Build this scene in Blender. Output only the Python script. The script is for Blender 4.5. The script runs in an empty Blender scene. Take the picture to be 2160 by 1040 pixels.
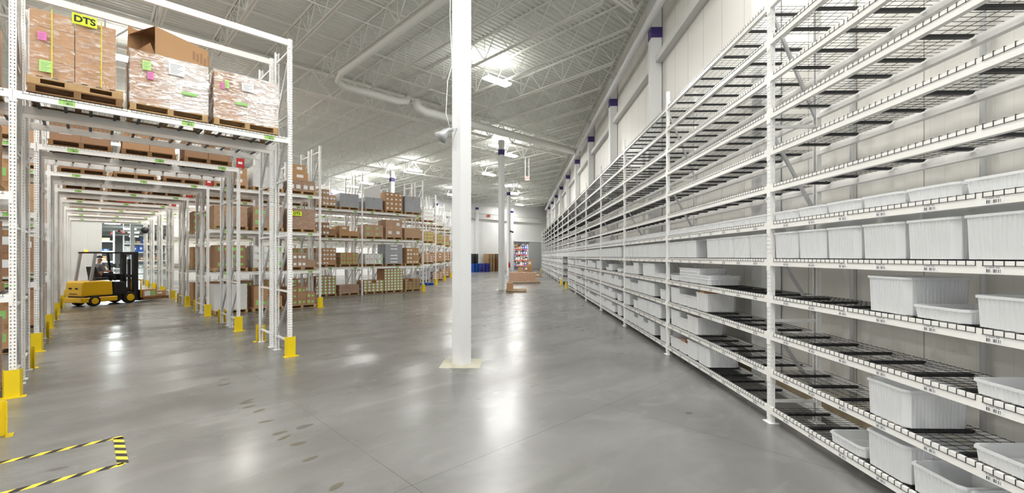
import bpy, math, random
from mathutils import Vector, Matrix
R = random.Random(7)
PI = math.pi
S2 = math.sqrt(2)
C = bpy.context.scene.collection
H0 = 2.02
F = 929.0
TH = math.radians(0.987)

def proj(X, Y, Z):
    xc = X*math.cos(TH)+Y*math.sin(TH); yc = -X*math.sin(TH)+Y*math.cos(TH)
    yc = max(yc, .05)
    return 1080+F*xc/yc, 541-F*(Z-H0)/yc, yc

def W(u, v, z=0):
    return Vector(((u-v)/S2, (u+v)/S2, z))

# ------------------------------------------------------------------ materials
def lin(c):
    return tuple(((x/255)/12.92 if x/255 <= .04045 else ((x/255+.055)/1.055)**2.4) for x in c)+(1,)
def nt(name):
    m = bpy.data.materials.new(name); m.use_nodes = True
    t = m.node_tree; b = t.nodes['Principled BSDF']
    return m, t, b
def N(t, typ, **k):
    n = t.nodes.new(typ)
    for a, v in k.items(): setattr(n, a, v)
    return n
def mth(t, op, a, b=None, c=None):
    n = t.nodes.new('ShaderNodeMath'); n.operation = op
    for i, x in enumerate((a, b, c)):
        if x is None: continue
        if isinstance(x, (int, float)): n.inputs[i].default_value = x
        else: t.links.new(x, n.inputs[i])
    return n.outputs[0]
def mixc(t, fac, a, b):
    n = t.nodes.new('ShaderNodeMix'); n.data_type = 'RGBA'
    for s, x in ((n.inputs[0], fac), (n.inputs[6], a), (n.inputs[7], b)):
        if isinstance(x, (int, float)): s.default_value = x
        elif isinstance(x, tuple): s.default_value = x
        else: t.links.new(x, s)
    return n.outputs[2]
def simple(name, rgb, rough=.5, metal=0, var=.06, scale=6, bump=0, spec=.5):
    m, t, b = nt(name)
    tc = N(t, 'ShaderNodeTexCoord'); no = N(t, 'ShaderNodeTexNoise'); no.inputs['Scale'].default_value = scale
    no.inputs['Detail'].default_value = 3
    t.links.new(tc.outputs['Object'], no.inputs['Vector'])
    c = lin(rgb); d = tuple(x*(1-var*2) for x in c[:3])+(1,)
    t.links.new(mixc(t, no.outputs['Fac'], d, c), b.inputs['Base Color'])
    b.inputs['Roughness'].default_value = rough; b.inputs['Metallic'].default_value = metal
    b.inputs['Specular IOR Level'].default_value = spec
    if bump:
        bp = N(t, 'ShaderNodeBump'); bp.inputs['Strength'].default_value = bump; bp.inputs['Distance'].default_value = .01
        t.links.new(no.outputs['Fac'], bp.inputs['Height']); t.links.new(bp.outputs[0], b.inputs['Normal'])
    return m
def emit(name, rgb, s):
    m, t, b = nt(name)
    b.inputs['Base Color'].default_value = lin(rgb); b.inputs['Emission Color'].default_value = lin(rgb)
    b.inputs['Emission Strength'].default_value = s
    return m
M = {}
M['rack'] = simple('rack_white_paint', (240, 240, 238), .32, var=.01)
M['beam'] = simple('beam_white_paint', (243, 242, 239), .3, var=.01)
M['galv'] = simple('galvanised_steel', (205, 207, 210), .35, .55, var=.05)
M['wire'] = simple('black_wire', (30, 31, 34), .4, .2)
M['support'] = simple('black_deck_channel', (38, 40, 44), .45, .1)
M['yellow'] = simple('yellow_guard_paint', (236, 206, 12), .4, var=.05)
M['red'] = simple('red_sign', (190, 30, 32), .45)
M['white'] = simple('white_paint', (228, 229, 230), .45, var=.01)
M['steelw'] = simple('white_steelwork', (226, 227, 226), .5, var=.015)
M['joist'] = simple('joist_paint', (242, 242, 236), .6, var=.02)
M['duct'] = simple('duct_paint', (238, 239, 234), .5, var=.02)
M['purple'] = simple('purple_band', (62, 44, 112), .5)
M['wood'] = simple('pallet_wood', (196, 160, 112), .75, var=.2, scale=9, bump=.2)
M['woodd'] = simple('weathered_wood', (150, 112, 72), .8, var=.25, scale=9, bump=.2)
M['card'] = simple('cardboard', (188, 146, 108), .75, var=.07, scale=3)
M['cardb'] = simple('cardboard_dark', (164, 127, 98), .75, var=.08, scale=3)
M['cardo'] = simple('cardboard_orange', (190, 150, 108), .75, var=.07, scale=3)
M['cardw'] = simple('white_carton_board', (222, 222, 220), .6, var=.03, scale=3)
M['grey'] = simple('grey_wrapped_goods', (172, 175, 180), .4, var=.15, scale=12, bump=.3)
M['tape'] = simple('parcel_tape', (176, 130, 84), .3)
M['lab'] = simple('white_label', (238, 240, 240), .5, var=.02)
M['grn'] = simple('green_label', (150, 208, 118), .5, var=.05)
M['lgrn'] = simple('pale_green_label', (178, 226, 130), .5, var=.03)
M['pink'] = simple('pink_label', (232, 120, 190), .5)
M['lime'] = simple('lime_sign', (214, 240, 40), .5, var=.01)
M['ink'] = simple('black_ink', (22, 22, 22), .6)
M['print'] = simple('grey_print', (112, 114, 120), .6)
M['strap'] = simple('yellow_strap', (214, 208, 40), .4)
M['blue'] = simple('blue_pallet_paint', (30, 90, 190), .55, var=.15)
M['violet'] = simple('indigo_plastic', (66, 72, 160), .5, var=.15)
M['black'] = simple('black_plastic', (24, 25, 28), .4)
M['rubber'] = simple('rubber', (30, 29, 28), .8)
M['fork_y'] = simple('forklift_yellow', (240, 190, 10), .35, var=.03)
M['lgrey'] = simple('light_grey_metal', (178, 180, 182), .4, .2)
M['shirt'] = simple('grey_shirt', (120, 122, 130), .9)
M['trouser'] = simple('dark_trousers', (40, 42, 52), .9)
M['skin'] = simple('skin', (190, 140, 115), .6)
M['dorr'] = simple('door_grey', (176, 179, 180), .45, var=.02)
M['cream'] = simple('cream_infill_concrete', (206, 202, 184), .75, var=.12, scale=14, bump=.1)
M['girt'] = simple('girt_paint', (214, 215, 212), .5, var=.02)
M['curb'] = simple('tan_curb', (176, 160, 128), .8)
M['beacon'] = emit('amber_beacon', (255, 130, 30), 4)
M['lamp'] = emit('lamp_diffuser', (255, 253, 248), 22)
M['exit'] = emit('exit_face', (255, 150, 130), 1.2)

# perforated post: real see-through punched holes
def perf(name, sp, cols, r, tall=1.5):
    m, t, b = nt(name)
    b.inputs['Base Color'].default_value = lin((240, 240, 238)); b.inputs['Roughness'].default_value = .33
    tc = N(t, 'ShaderNodeTexCoord'); sx = N(t, 'ShaderNodeSeparateXYZ'); t.links.new(tc.outputs['Object'], sx.inputs[0])
    geo = N(t, 'ShaderNodeNewGeometry'); vt = N(t, 'ShaderNodeVectorTransform', vector_type='NORMAL', convert_from='WORLD', convert_to='OBJECT')
    t.links.new(geo.outputs['Normal'], vt.inputs[0]); sn = N(t, 'ShaderNodeSeparateXYZ'); t.links.new(vt.outputs[0], sn.inputs[0])
    front = mth(t, 'GREATER_THAN', mth(t, 'ABSOLUTE', sn.outputs[cols[2]]), .5)
    a = mth(t, 'SUBTRACT', mth(t, 'ABSOLUTE', sx.outputs[cols[0]]), cols[1])      # two columns on the front
    b2 = sx.outputs[cols[2]]
    b2 = mth(t, 'SUBTRACT', b2, cols[3])                                          # one column on the side
    z = mth(t, 'MULTIPLY', mth(t, 'SUBTRACT', mth(t, 'FRACT', mth(t, 'DIVIDE', sx.outputs[2], sp)), .5), sp)
    zz = mth(t, 'DIVIDE', z, tall)
    def circ(p, q, r): return mth(t, 'LESS_THAN', mth(t, 'ADD', mth(t, 'MULTIPLY', p, p), mth(t, 'MULTIPLY', q, q)), r*r)
    h1 = mth(t, 'MULTIPLY', circ(a, zz, r), front)
    h2 = mth(t, 'MULTIPLY', circ(b2, z, r*.85), mth(t, 'SUBTRACT', 1.0, front))
    t.links.new(mth(t, 'SUBTRACT', 1.0, mth(t, 'MAXIMUM', h1, h2)), b.inputs['Alpha'])
    return m
M['perf'] = perf('perforated_post', .0508, (0, .019, 1, .03), .0085, 1.25)
M['perfr'] = perf('perforated_shelf_post', .0508, (1, .017, 0, .03), .0055, 1.6)

def m_floor():
    m, t, b = nt('polished_concrete')
    geo = N(t, 'ShaderNodeNewGeometry')
    mp = N(t, 'ShaderNodeMapping'); mp.inputs['Rotation'].default_value = (0, 0, -PI/4)
    t.links.new(geo.outputs['Position'], mp.inputs[0])
    sx = N(t, 'ShaderNodeSeparateXYZ'); t.links.new(mp.outputs[0], sx.inputs[0])
    def noise(sc, scale, det=4, dist=0):
        mm = N(t, 'ShaderNodeMapping'); mm.inputs['Scale'].default_value = sc
        t.links.new(mp.outputs[0], mm.inputs[0]); n = N(t, 'ShaderNodeTexNoise')
        n.inputs['Scale'].default_value = scale; n.inputs['Detail'].default_value = det; n.inputs['Distortion'].default_value = dist
        t.links.new(mm.outputs[0], n.inputs['Vector']); return n.outputs['Fac']
    big = noise((1, 1, 1), .55, 5, .6); streak = noise((.16, 1.2, 1), .9, 3, .4); fine = noise((1, 1, 1), 7, 4); cloud = noise((.7, 1.3, 1), 1.7, 6, 1.2)
    def ramp(x, lo, hi): 
        r = N(t, 'ShaderNodeMapRange'); r.inputs[1].default_value = lo; r.inputs[2].default_value = hi
        t.links.new(x, r.inputs[0]); return r.outputs[0]
    c = mixc(t, ramp(big, .3, .7), lin((110, 110, 107)), lin((132, 132, 130)))
    c = mixc(t, mth(t, 'MULTIPLY', ramp(streak, .5, .72), .5), c, lin((90, 88, 82)))
    c = mixc(t, mth(t, 'MULTIPLY', ramp(cloud, .5, .75), .4), c, lin((146, 146, 144)))
    c = mixc(t, mth(t, 'MULTIPLY', ramp(fine, .45, .7), .15), c, lin((116, 114, 108)))
    def joint(o, off, sp):
        f = mth(t, 'FRACT', mth(t, 'DIVIDE', mth(t, 'ADD', o, sp*400-off), sp))
        d = mth(t, 'MINIMUM', f, mth(t, 'SUBTRACT', 1.0, f))
        return mth(t, 'LESS_THAN', d, .0011)
    j = mth(t, 'MAXIMUM', joint(sx.outputs[0], 5.10, 3.035), joint(sx.outputs[1], 6.62, 3.21))
    c = mixc(t, mth(t, 'MULTIPLY', j, .6), c, lin((70, 68, 64)))
    sp = noise((.5, 1, 1), 2.6, 1)
    c = mixc(t, mth(t, 'MULTIPLY', ramp(sp, .735, .75), .55), c, lin((70, 66, 58)))
    t.links.new(c, b.inputs['Base Color'])
    t.links.new(mth(t, 'ADD', .2, mth(t, 'MULTIPLY', ramp(streak, .3, .7), .13)), b.inputs['Roughness'])
    b.inputs['Specular IOR Level'].default_value = .5
    bp = N(t, 'ShaderNodeBump'); bp.inputs['Strength'].default_value = .02; bp.inputs['Distance'].default_value = .02
    t.links.new(cloud, bp.inputs['Height']); t.links.new(bp.outputs[0], b.inputs['Normal'])
    return m
M['floor'] = m_floor()

def m_wall(name, rgb, ang):
    m, t, b = nt(name)
    geo = N(t, 'ShaderNodeNewGeometry'); mp = N(t, 'ShaderNodeMapping'); mp.inputs['Rotation'].default_value = (0, 0, ang)
    t.links.new(geo.outputs['Position'], mp.inputs[0]); sx = N(t, 'ShaderNodeSeparateXYZ'); t.links.new(mp.outputs[0], sx.inputs[0])
    y = sx.outputs[1]
    f = mth(t, 'FRACT', mth(t, 'DIVIDE', mth(t, 'ADD', y, 900-3.67), .9)); d = mth(t, 'MINIMUM', f, mth(t, 'SUBTRACT', 1.0, f))
    j = mth(t, 'LESS_THAN', d, .007)
    fine = mth(t, 'PINGPONG', mth(t, 'ADD', y, 900.0), .075)
    no = N(t, 'ShaderNodeTexNoise'); no.inputs['Scale'].default_value = .8; no.inputs['Detail'].default_value = 3
    t.links.new(geo.outputs['Position'], no.inputs['Vector'])
    c = mixc(t, no.outputs['Fac'], lin(tuple(x-8 for x in rgb)), lin(rgb))
    c = mixc(t, mth(t, 'MULTIPLY', mth(t, 'LESS_THAN', fine, .004), .12), c, lin((150, 150, 148)))
    c = mixc(t, mth(t, 'MULTIPLY', j, .7 if ang == 0 else .25), c, lin((112, 104, 94)))
    t.links.new(c, b.inputs['Base Color']); b.inputs['Roughness'].default_value = .42
    return m
M['wallr'] = m_wall('metal_wall_panel_right', (234, 232, 226), 0)
M['wallf'] = m_wall('metal_wall_panel_far', (228, 229, 228), PI/4)
M['deckc'] = simple('roof_deck_paint', (228, 231, 225), .55, var=.03, scale=1.5)

def m_plastic():
    m, t, b = nt('translucent_white_plastic')
    b.inputs['Base Color'].default_value = lin((250, 251, 252)); b.inputs['Roughness'].default_value = .25
    out = t.nodes['Material Output']
    tr = N(t, 'ShaderNodeBsdfTranslucent'); tr.inputs[0].default_value = lin((248, 250, 252))
    tp = N(t, 'ShaderNodeBsdfTransparent')
    a = N(t, 'ShaderNodeMixShader'); a.inputs[0].default_value = .36
    t.links.new(b.outputs[0], a.inputs[1]); t.links.new(tr.outputs[0], a.inputs[2])
    c = N(t, 'ShaderNodeMixShader'); c.inputs[0].default_value = .2
    t.links.new(a.outputs[0], c.inputs[1]); t.links.new(tp.outputs[0], c.inputs[2])
    t.links.new(c.outputs[0], out.inputs[0]); return m
M['bin'] = m_plastic()
def m_wrap(name='clear_stretch_film', lo=.47, hi=.75, a0=.03, a1=.5):
    m, t, b = nt(name)
    out = t.nodes['Material Output']; tc = N(t, 'ShaderNodeTexCoord'); mp = N(t, 'ShaderNodeMapping'); mp.inputs['Scale'].default_value = (1, 1, 3.2)
    mp.inputs['Rotation'].default_value = (.2, .25, 0)
    t.links.new(tc.outputs['Object'], mp.inputs[0])
    n = N(t, 'ShaderNodeTexNoise'); n.inputs['Scale'].default_value = 6; n.inputs['Detail'].default_value = 8; n.inputs['Distortion'].default_value = 1.8
    t.links.new(mp.outputs[0], n.inputs['Vector'])
    bp = N(t, 'ShaderNodeBump'); bp.inputs['Strength'].default_value = .6; bp.inputs['Distance'].default_value = .04
    t.links.new(n.outputs['Fac'], bp.inputs['Height'])
    gl = N(t, 'ShaderNodeBsdfGlossy'); gl.inputs['Roughness'].default_value = .12; gl.inputs[0].default_value = (1, 1, 1, 1)
    t.links.new(bp.outputs[0], gl.inputs['Normal'])
    df = N(t, 'ShaderNodeBsdfDiffuse'); df.inputs[0].default_value = lin((236, 238, 240))
    tp = N(t, 'ShaderNodeBsdfTransparent')
    g = N(t, 'ShaderNodeMixShader'); g.inputs[0].default_value = .25
    t.links.new(gl.outputs[0], g.inputs[1]); t.links.new(df.outputs[0], g.inputs[2])
    r = N(t, 'ShaderNodeMapRange'); r.inputs[1].default_value = lo; r.inputs[2].default_value = hi; r.inputs[3].default_value = a0; r.inputs[4].default_value = a1
    t.links.new(n.outputs['Fac'], r.inputs[0])
    fac = r.outputs[0]
    if name.startswith('glossy'):      # glare on the right-hand part, painted in as denser film
        sx = N(t, 'ShaderNodeSeparateXYZ'); t.links.new(tc.outputs['Object'], sx.inputs[0])
        q = N(t, 'ShaderNodeMapRange'); q.inputs[1].default_value = -.25; q.inputs[2].default_value = .05; q.inputs[4].default_value = .3
        t.links.new(sx.outputs[0], q.inputs[0]); fac = mth(t, 'MINIMUM', mth(t, 'ADD', fac, q.outputs[0]), .95)
    mx = N(t, 'ShaderNodeMixShader'); t.links.new(fac, mx.inputs[0])
    t.links.new(tp.outputs[0], mx.inputs[1]); t.links.new(g.outputs[0], mx.inputs[2]); t.links.new(mx.outputs[0], out.inputs[0])
    return m
M['wrap'] = m_wrap(); M['wrap2'] = m_wrap('glossy_stretch_film', .42, .7, .1, .75)
def m_barcode(name, bg, two=False):
    m, t, b = nt(name)
    tc = N(t, 'ShaderNodeTexCoord'); sx = N(t, 'ShaderNodeSeparateXYZ'); t.links.new(tc.outputs['UV'], sx.inputs[0])
    x, z = sx.outputs[0], sx.outputs[1]
    def noise1(v, s):
        n = N(t, 'ShaderNodeTexWhiteNoise', noise_dimensions='1D'); t.links.new(mth(t, 'FLOOR', mth(t, 'MULTIPLY', v, s)), n.inputs['W']); return n.outputs['Value']
    def band(v, lo, hi): return mth(t, 'MULTIPLY', mth(t, 'GREATER_THAN', v, lo), mth(t, 'LESS_THAN', v, hi))
    bars = mth(t, 'GREATER_THAN', noise1(x, 60), .45)
    bars = mth(t, 'MULTIPLY', bars, mth(t, 'MULTIPLY', band(x, .12, .88) if not two else band(x, .3, .9), band(z, .1, .56)))
    txt = mth(t, 'MULTIPLY', mth(t, 'GREATER_THAN', noise1(x, 22), .3), mth(t, 'MULTIPLY', band(x, .08, .8), band(z, .68, .88)))
    txt = mth(t, 'MULTIPLY', txt, .5)
    c = mixc(t, mth(t, 'MAXIMUM', bars, txt), lin(bg), lin((40, 42, 44)))
    t.links.new(c, b.inputs['Base Color']); b.inputs['Roughness'].default_value = .5
    return m
M['bar'] = m_barcode('barcode_label_white', (238, 238, 238)); M['gbar'] = m_barcode('barcode_label_green', (160, 208, 110), True)
def m_haz():
    m, t, b = nt('hazard_stripes')
    tc = N(t, 'ShaderNodeTexCoord'); sx = N(t, 'ShaderNodeSeparateXYZ'); t.links.new(tc.outputs['Object'], sx.inputs[0])
    f = mth(t, 'FRACT', mth(t, 'DIVIDE', mth(t, 'ADD', mth(t, 'SUBTRACT', sx.outputs[0], sx.outputs[1]), 100.0), .19))
    c = mixc(t, mth(t, 'GREATER_THAN', f, .5), lin((238, 214, 70)), lin((38, 36, 34)))
    t.links.new(c, b.inputs['Base Color']); b.inputs['Roughness'].default_value = .45
    return m
M['haz'] = m_haz()

# ------------------------------------------------------------------ mesh builder
class MB:
    def __init__(s): s.v = []; s.f = []; s.m = []; s.uv = {}
    def box(s, a, b, m=0):
        x0, y0, z0 = a; x1, y1, z1 = b; n = len(s.v)
        s.v += [(x0,y0,z0),(x1,y0,z0),(x1,y1,z0),(x0,y1,z0),(x0,y0,z1),(x1,y0,z1),(x1,y1,z1),(x0,y1,z1)]
        s.f += [(n,n+3,n+2,n+1),(n+4,n+5,n+6,n+7),(n,n+1,n+5,n+4),(n+1,n+2,n+6,n+5),(n+2,n+3,n+7,n+6),(n+3,n,n+4,n+7)]
        s.m += [m]*6; return s
    def bar(s, p, q, w, h=None, m=0):
        h = h or w; p = Vector(p); q = Vector(q); d = (q-p).normalized()
        up = Vector((0,0,1)) if abs(d.z) < .9 else Vector((0,1,0))
        a = d.cross(up).normalized()*(w/2); b = d.cross(a).normalized()*(h/2); n = len(s.v)
        for c in (p, q): s.v += [tuple(c+a+b), tuple(c-a+b), tuple(c-a-b), tuple(c+a-b)]
        s.f += [(n,n+1,n+2,n+3),(n+7,n+6,n+5,n+4)]+[(n+i, n+4+i, n+4+(i+1)%4, n+(i+1)%4) for i in range(4)]
        s.m += [m]*6; return s
    def tube(s, pts, r, k=12, m=0, cap=True):
        pts = [Vector(p) for p in pts]; rr = r if isinstance(r, (list, tuple)) else [r]*len(pts)
        n = len(s.v); prev = None
        for i, p in enumerate(pts):
            d = (pts[min(i+1, len(pts)-1)]-pts[max(i-1, 0)]).normalized()
            if prev is None: a = d.cross(Vector((0,0,1)) if abs(d.z) < .9 else Vector((1,0,0))).normalized()
            else: a = (prev-d*prev.dot(d)).normalized()
            prev = a; b = d.cross(a)
            for j in range(k):
                t = 2*PI*j/k; s.v.append(tuple(p+(a*math.cos(t)+b*math.sin(t))*rr[i]))
        for i in range(len(pts)-1):
            for j in range(k):
                s.f.append((n+i*k+j, n+i*k+(j+1)%k, n+(i+1)*k+(j+1)%k, n+(i+1)*k+j)); s.m.append(m)
        if cap:
            s.f.append(tuple(n+j for j in reversed(range(k)))); s.m.append(m)
            s.f.append(tuple(n+(len(pts)-1)*k+j for j in range(k))); s.m.append(m)
        return s
    def quad(s, pts, m=0):
        n = len(s.v); s.v += [tuple(p) for p in pts]; s.f.append(tuple(range(n, n+len(pts)))); s.m.append(m); return s
    def prism(s, prof, y0, y1, m=0, ax='y'):
        n = len(s.v); k = len(prof)
        for yy in (y0, y1):
            for a, b in prof:
                s.v.append((a, yy, b) if ax == 'y' else ((yy, a, b) if ax == 'x' else (a, b, yy)))
        s.f.append(tuple(range(n, n+k))); s.f.append(tuple(reversed(range(n+k, n+2*k)))); s.m += [m, m]
        for i in range(k):
            s.f.append((n+i, n+k+i, n+k+(i+1)%k, n+(i+1)%k)); s.m.append(m)
        return s
    def mesh(s, name, mats, smooth=False, uvbox=False):
        me = bpy.data.meshes.new(name); me.from_pydata(s.v, [], s.f)
        for x in (mats if isinstance(mats, (list, tuple)) else [mats]): me.materials.append(x)
        me.polygons.foreach_set('material_index', s.m)
        if smooth: me.polygons.foreach_set('use_smooth', [True]*len(s.f))
        if uvbox:
            xs = [v[0] for v in s.v]; zs = [v[2] for v in s.v]; x0, x1, z0, z1 = min(xs), max(xs), min(zs), max(zs)
            ly = me.uv_layers.new(name='uv')
            for l in me.loops:
                v = s.v[l.vertex_index]; ly.data[l.index].uv = ((v[0]-x0)/(x1-x0), (v[2]-z0)/(z1-z0))
        me.update(); return me

def obj(name, me, parent=None, loc=(0,0,0), rz=0, rot=None):
    o = bpy.data.objects.new(name, me); C.objects.link(o)
    o.location = loc
    o.rotation_euler = rot if rot else (0, 0, rz)
    if parent: o.parent = parent
    return o
def tag(o, label, cat, group=None, kind=None):
    if label:
        o['label'] = label
        n = len(label.split())
        if n < 4 or n > 16: print('LABEL LEN', n, label)
    if cat: o['category'] = cat
    if group: o['group'] = group
    if kind: o['kind'] = kind
    return o
def thing(name, label, cat, loc=(0,0,0), rz=0, group=None):
    return tag(obj(name, None, None, loc, rz), label, cat, group)
def struct(name, me, loc=(0,0,0), rz=0):
    o = obj(name, me, None, loc, rz); o['kind'] = 'structure'; return o
A4 = PI/4
ORD = ['first','second','third','fourth','fifth','sixth','seventh','eighth','ninth','tenth','eleventh','twelfth','thirteenth','fourteenth','fifteenth','sixteenth','seventeenth','eighteenth','nineteenth','twentieth']+['twenty-'+x for x in ('first','second','third','fourth','fifth','sixth','seventh','eighth','ninth')]+['thirtieth','thirty-first','thirty-second','thirty-third']

# ------------------------------------------------------------------ room shell
DECK = 10.18; XW = 4.13; VF = 46.2
struct('floor', MB().box((-100,-25,-.2),(45,125,0)).mesh('floor', M['floor']))
# ceiling: corrugated roof deck, ribs run along u
mb = MB(); v = -14.0; u0, u1 = -30, 54
while v < VF+.15:
    prof = [(v, DECK+.05), (v+.035, DECK), (v+.12, DECK), (v+.155, DECK+.05), (v+.21, DECK+.05)]
    for i in range(4):
        a, b = prof[i], prof[i+1]
        mb.quad([(u0, a[0], a[1]), (u1, a[0], a[1]), (u1, b[0], b[1]), (u0, b[0], b[1])])
    v += .21
mb.box((u0, -14, DECK+.12), (u1, VF+.3, DECK+.2))
struct('ceiling', mb.mesh('ceiling', M['deckc']), rz=A4)
struct('wall_right', MB().box((XW,-22,0),(XW+.2,71,DECK+.1)).mesh('wall_right', M['wallr']))
struct('baseboard_right', MB().box((XW-.1,-20,0),(XW,69,.16)).mesh('baseboard_right', M['curb']))
# far wall with two openings
LO0, LO1, LOH = .85, 5.2, 4.9
RO0, RO1, ROH = 45.05, 48.15, 4.2
mb = MB()
for a, b, z0 in ((-30, LO0, 0), (LO0, LO1, LOH), (LO1, RO0, 0), (RO0, RO1, ROH), (RO1, 53, 0)):
    mb.box((a, VF, z0), (b, VF+.25, DECK+.1))
struct('wall_far', mb.mesh('wall_far', M['wallf']), rz=A4)
struct('wall_left', MB().box((-16.3,-14,0),(-16,VF,DECK+.1)).mesh('wall_left', M['white']), rz=A4)
mb = MB().box((-16,VF-.32,7.15),(50.5,VF-.003,7.85)).box((-16,VF-.4,7.1),(50.5,VF-.32,7.18)).box((-16,VF-.4,7.82),(50.5,VF-.32,7.9))
struct('trim_1', mb.mesh('far_wall_girt', M['girt']), rz=A4)
# sliding door at right opening
d = struct('door_1', MB().box((0,-.14,.03),(2.6,-.02,4.2)).mesh('door', M['dorr']), W(RO1+.02, VF), A4)
obj('door_rail', MB().box((-3.4,-.2,4.22),(2.7,-.02,4.34)).mesh('rail', M['white']), d)
obj('door_handle', MB().box((.12,-.18,1.0),(.16,-.142,1.3)).mesh('handle', M['lgrey']), d)
obj('door_frame', MB().box((-3.2,-.08,0),(-3.1,-.01,4.25)).box((2.62,-.08,0),(2.7,-.01,4.25)).mesh('frame', M['dorr']), d)

# rooms beyond the openings
struct('wall_beyond_left', MB().box((-16,118,0),(26,118.3,6.2)).box((-16.3,VF+.3,0),(-16,118,6.2)).box((26,VF+.3,0),(26.3,118,6.2)).mesh('w', M['white']), rz=A4)
struct('ceiling_beyond_left', MB().box((-16,VF+.3,6.2),(26,118,6.3)).mesh('c', M['deckc']), rz=A4)
for q in range(12):
    v = 50+q*5.5
    tag(obj('roof_beam', MB().box((-15.9,-.1,-.45),(25.9,.1,-.42)).box((-15.9,-.01,-.42),(25.9,.01,-.002)).mesh('beam', M['steelw']), None, W(0, v, 6.2), A4), 'white roof beam in the room beyond the tunnel, %s from the opening' % ORD[q], 'roof beam')
struct('wall_beyond_right', MB().box((40,62,0),(64,62.2,6)).box((39.8,VF+.3,0),(40,62,6)).box((64,VF+.3,0),(64.2,62,6)).mesh('w', M['dorr']), rz=A4)
struct('ceiling_beyond_right', MB().box((40,VF+.3,6),(64,62,6.1)).mesh('c', M['deckc']), rz=A4)

# right wall girts (C channels between the wall columns)
COLY = [7.15+5.8*k for k in range(-1, 11)]
for k, y in enumerate(COLY[:-1]):
    mb = MB().box((XW-.2,y+.16,7.62),(XW-.19,y+5.64,7.82)).box((XW-.19,y+.16,7.81),(XW-.002,y+5.64,7.82)).box((XW-.19,y+.16,7.62),(XW-.002,y+5.64,7.63))
    struct('trim_%d' % (k+2), mb.mesh('wall_girt', M['girt']))

# ------------------------------------------------------------------ columns
def column(name, x, y, w, top, rz, label, group, patch=False, plate=True):
    t = thing(name, label, 'column', (x, y, 0), rz, group)
    h = w/2
    obj('shaft', MB().box((-h,-h,.0),(h,h,top)).mesh('shaft', M['white']), t)
    return t
def band(t, w, z):
    z -= .18
    h = w/2+.008
    obj('purple_band', MB().box((-h,-h,z),(h,h,z+.32)).mesh('band', M['purple']), t)
def isolation(x, y, lab):
    o = obj('isolation_joint', MB().box((-.37,-.37,.0005),(.37,.37,.004)).mesh('iso', M['cream']), None, (x, y, 0))
    tag(o, lab, 'floor patch')
c1 = column('steel_column', -1.095, 8.30, .255, 9.06, A4, 'large white square column in the foreground, rising past the top of frame', None)
band(c1, .255, 8.35); isolation(-1.095, 8.30, 'cream square concrete infill around the foreground column base')
c2 = column('steel_column', -1.1, 26.7, .27, 9.06, A4, 'second white square column beside the small pallet carrying one carton', None)
band(c2, .27, 8.35); isolation(-1.1, 26.7, 'cream concrete patch around the second column base')
c3 = column('steel_column', -1.12, 45.1, .27, 9.06, A4, 'third white square column behind the long wrapped pallet load', None)
band(c3, .27, 8.45)
for (u, v, lab) in ((18.1, 32.95, 'white column with purple band rising behind the top rack loads mid picture'),
                    (5.1, 20.35, 'white column among the racks right of the tunnel bay'),
                    (5.1, 32.95, 'white column deep among the racks beside the tunnel')):
    p = W(u, v); band(column('steel_column', p.x, p.y, .3, 9.06, A4, lab, None), .3, 8.35)
for k, u in enumerate((11.6, 18.1, 24.6, 31.1, 37.6, 44.1)):
    p = W(u, VF-.55)
    band(column('wall_column', p.x, p.y, .3, 8.95, A4, 'slim white column standing against the far wall, %s from the left' % ORD[k], None), .3, 8.45)
for k, y in enumerate(COLY[:-1]):
    t = thing('wall_column', 'white flanged column against the right wall, %s counted from the camera' % ORD[k], 'column', (XW-.17, y, 0))
    obj('shaft', MB().box((-.15,-.15,0),(.15,-.14,9.5)).box((-.15,.14,0),(.15,.15,9.5)).box((-.005,-.14,0),(.005,.14,9.5)).box((-.15,-.14,0),(-.142,.14,9.5)).mesh('shaft', M['steelw']), t)
    obj('purple_band', MB().box((-.16,-.16,8.35),(.16,.16,8.65)).mesh('band', M['purple']), t)
# speaker and cable on column 1
t = thing('horn_speaker', 'grey horn loudspeaker bolted to the left side of the foreground column', 'loudspeaker', (-1.26, 8.16, 4.33), math.radians(200))
k = MB().tube([(-.02,0,.05),(.06,0,.03),(.1,0,0),(.16,0,-.06),(.22,0,-.13)], [.035,.045,.06,.09,.13], 16)
obj('horn', k.mesh('horn', M['lgrey'], True), t)
obj('bracket', MB().bar((-.1,0,.08),(.05,0,.05),.03,.02).mesh('bracket', M['galv']), t)
pts = [(-1.28,8.21,9.2-.3*i+.0) for i in range(0, 17)]
pts = [(x-.02*math.sin(i*.9)-(.08 if 12 < i < 16 else 0), y, z) for i, (x, y, z) in enumerate(pts)]
tag(obj('cable', MB().tube(pts, .008, 6).mesh('cable', M['white'], True)), 'thin white cable hanging down the left side of the foreground column', 'cable')
t = thing('security_camera', 'small dark camera fixed on the third column', 'camera', (-.96, 44.8, 4.6))
obj('housing', MB().tube([(0,0,0),(.3,-.25,-.12)], .09, 10).mesh('housing', M['black']), t)
obj('bracket', MB().bar((-.15,.1,-.1),(.05,0,0),.04).mesh('bracket', M['white']), t)
t = thing('fire_extinguisher', 'red fire extinguisher hung on the third column', 'fire extinguisher', (-1.05, 44.78, .9))
obj('cylinder', MB().tube([(0,0,0),(0,0,.42),(0,0,.5)], [.09,.09,.04], 12).mesh('cyl', M['red'], True), t)
obj('valve', MB().box((-.04,-.03,.5),(.04,.03,.58)).mesh('valve', M['black']), t)

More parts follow.
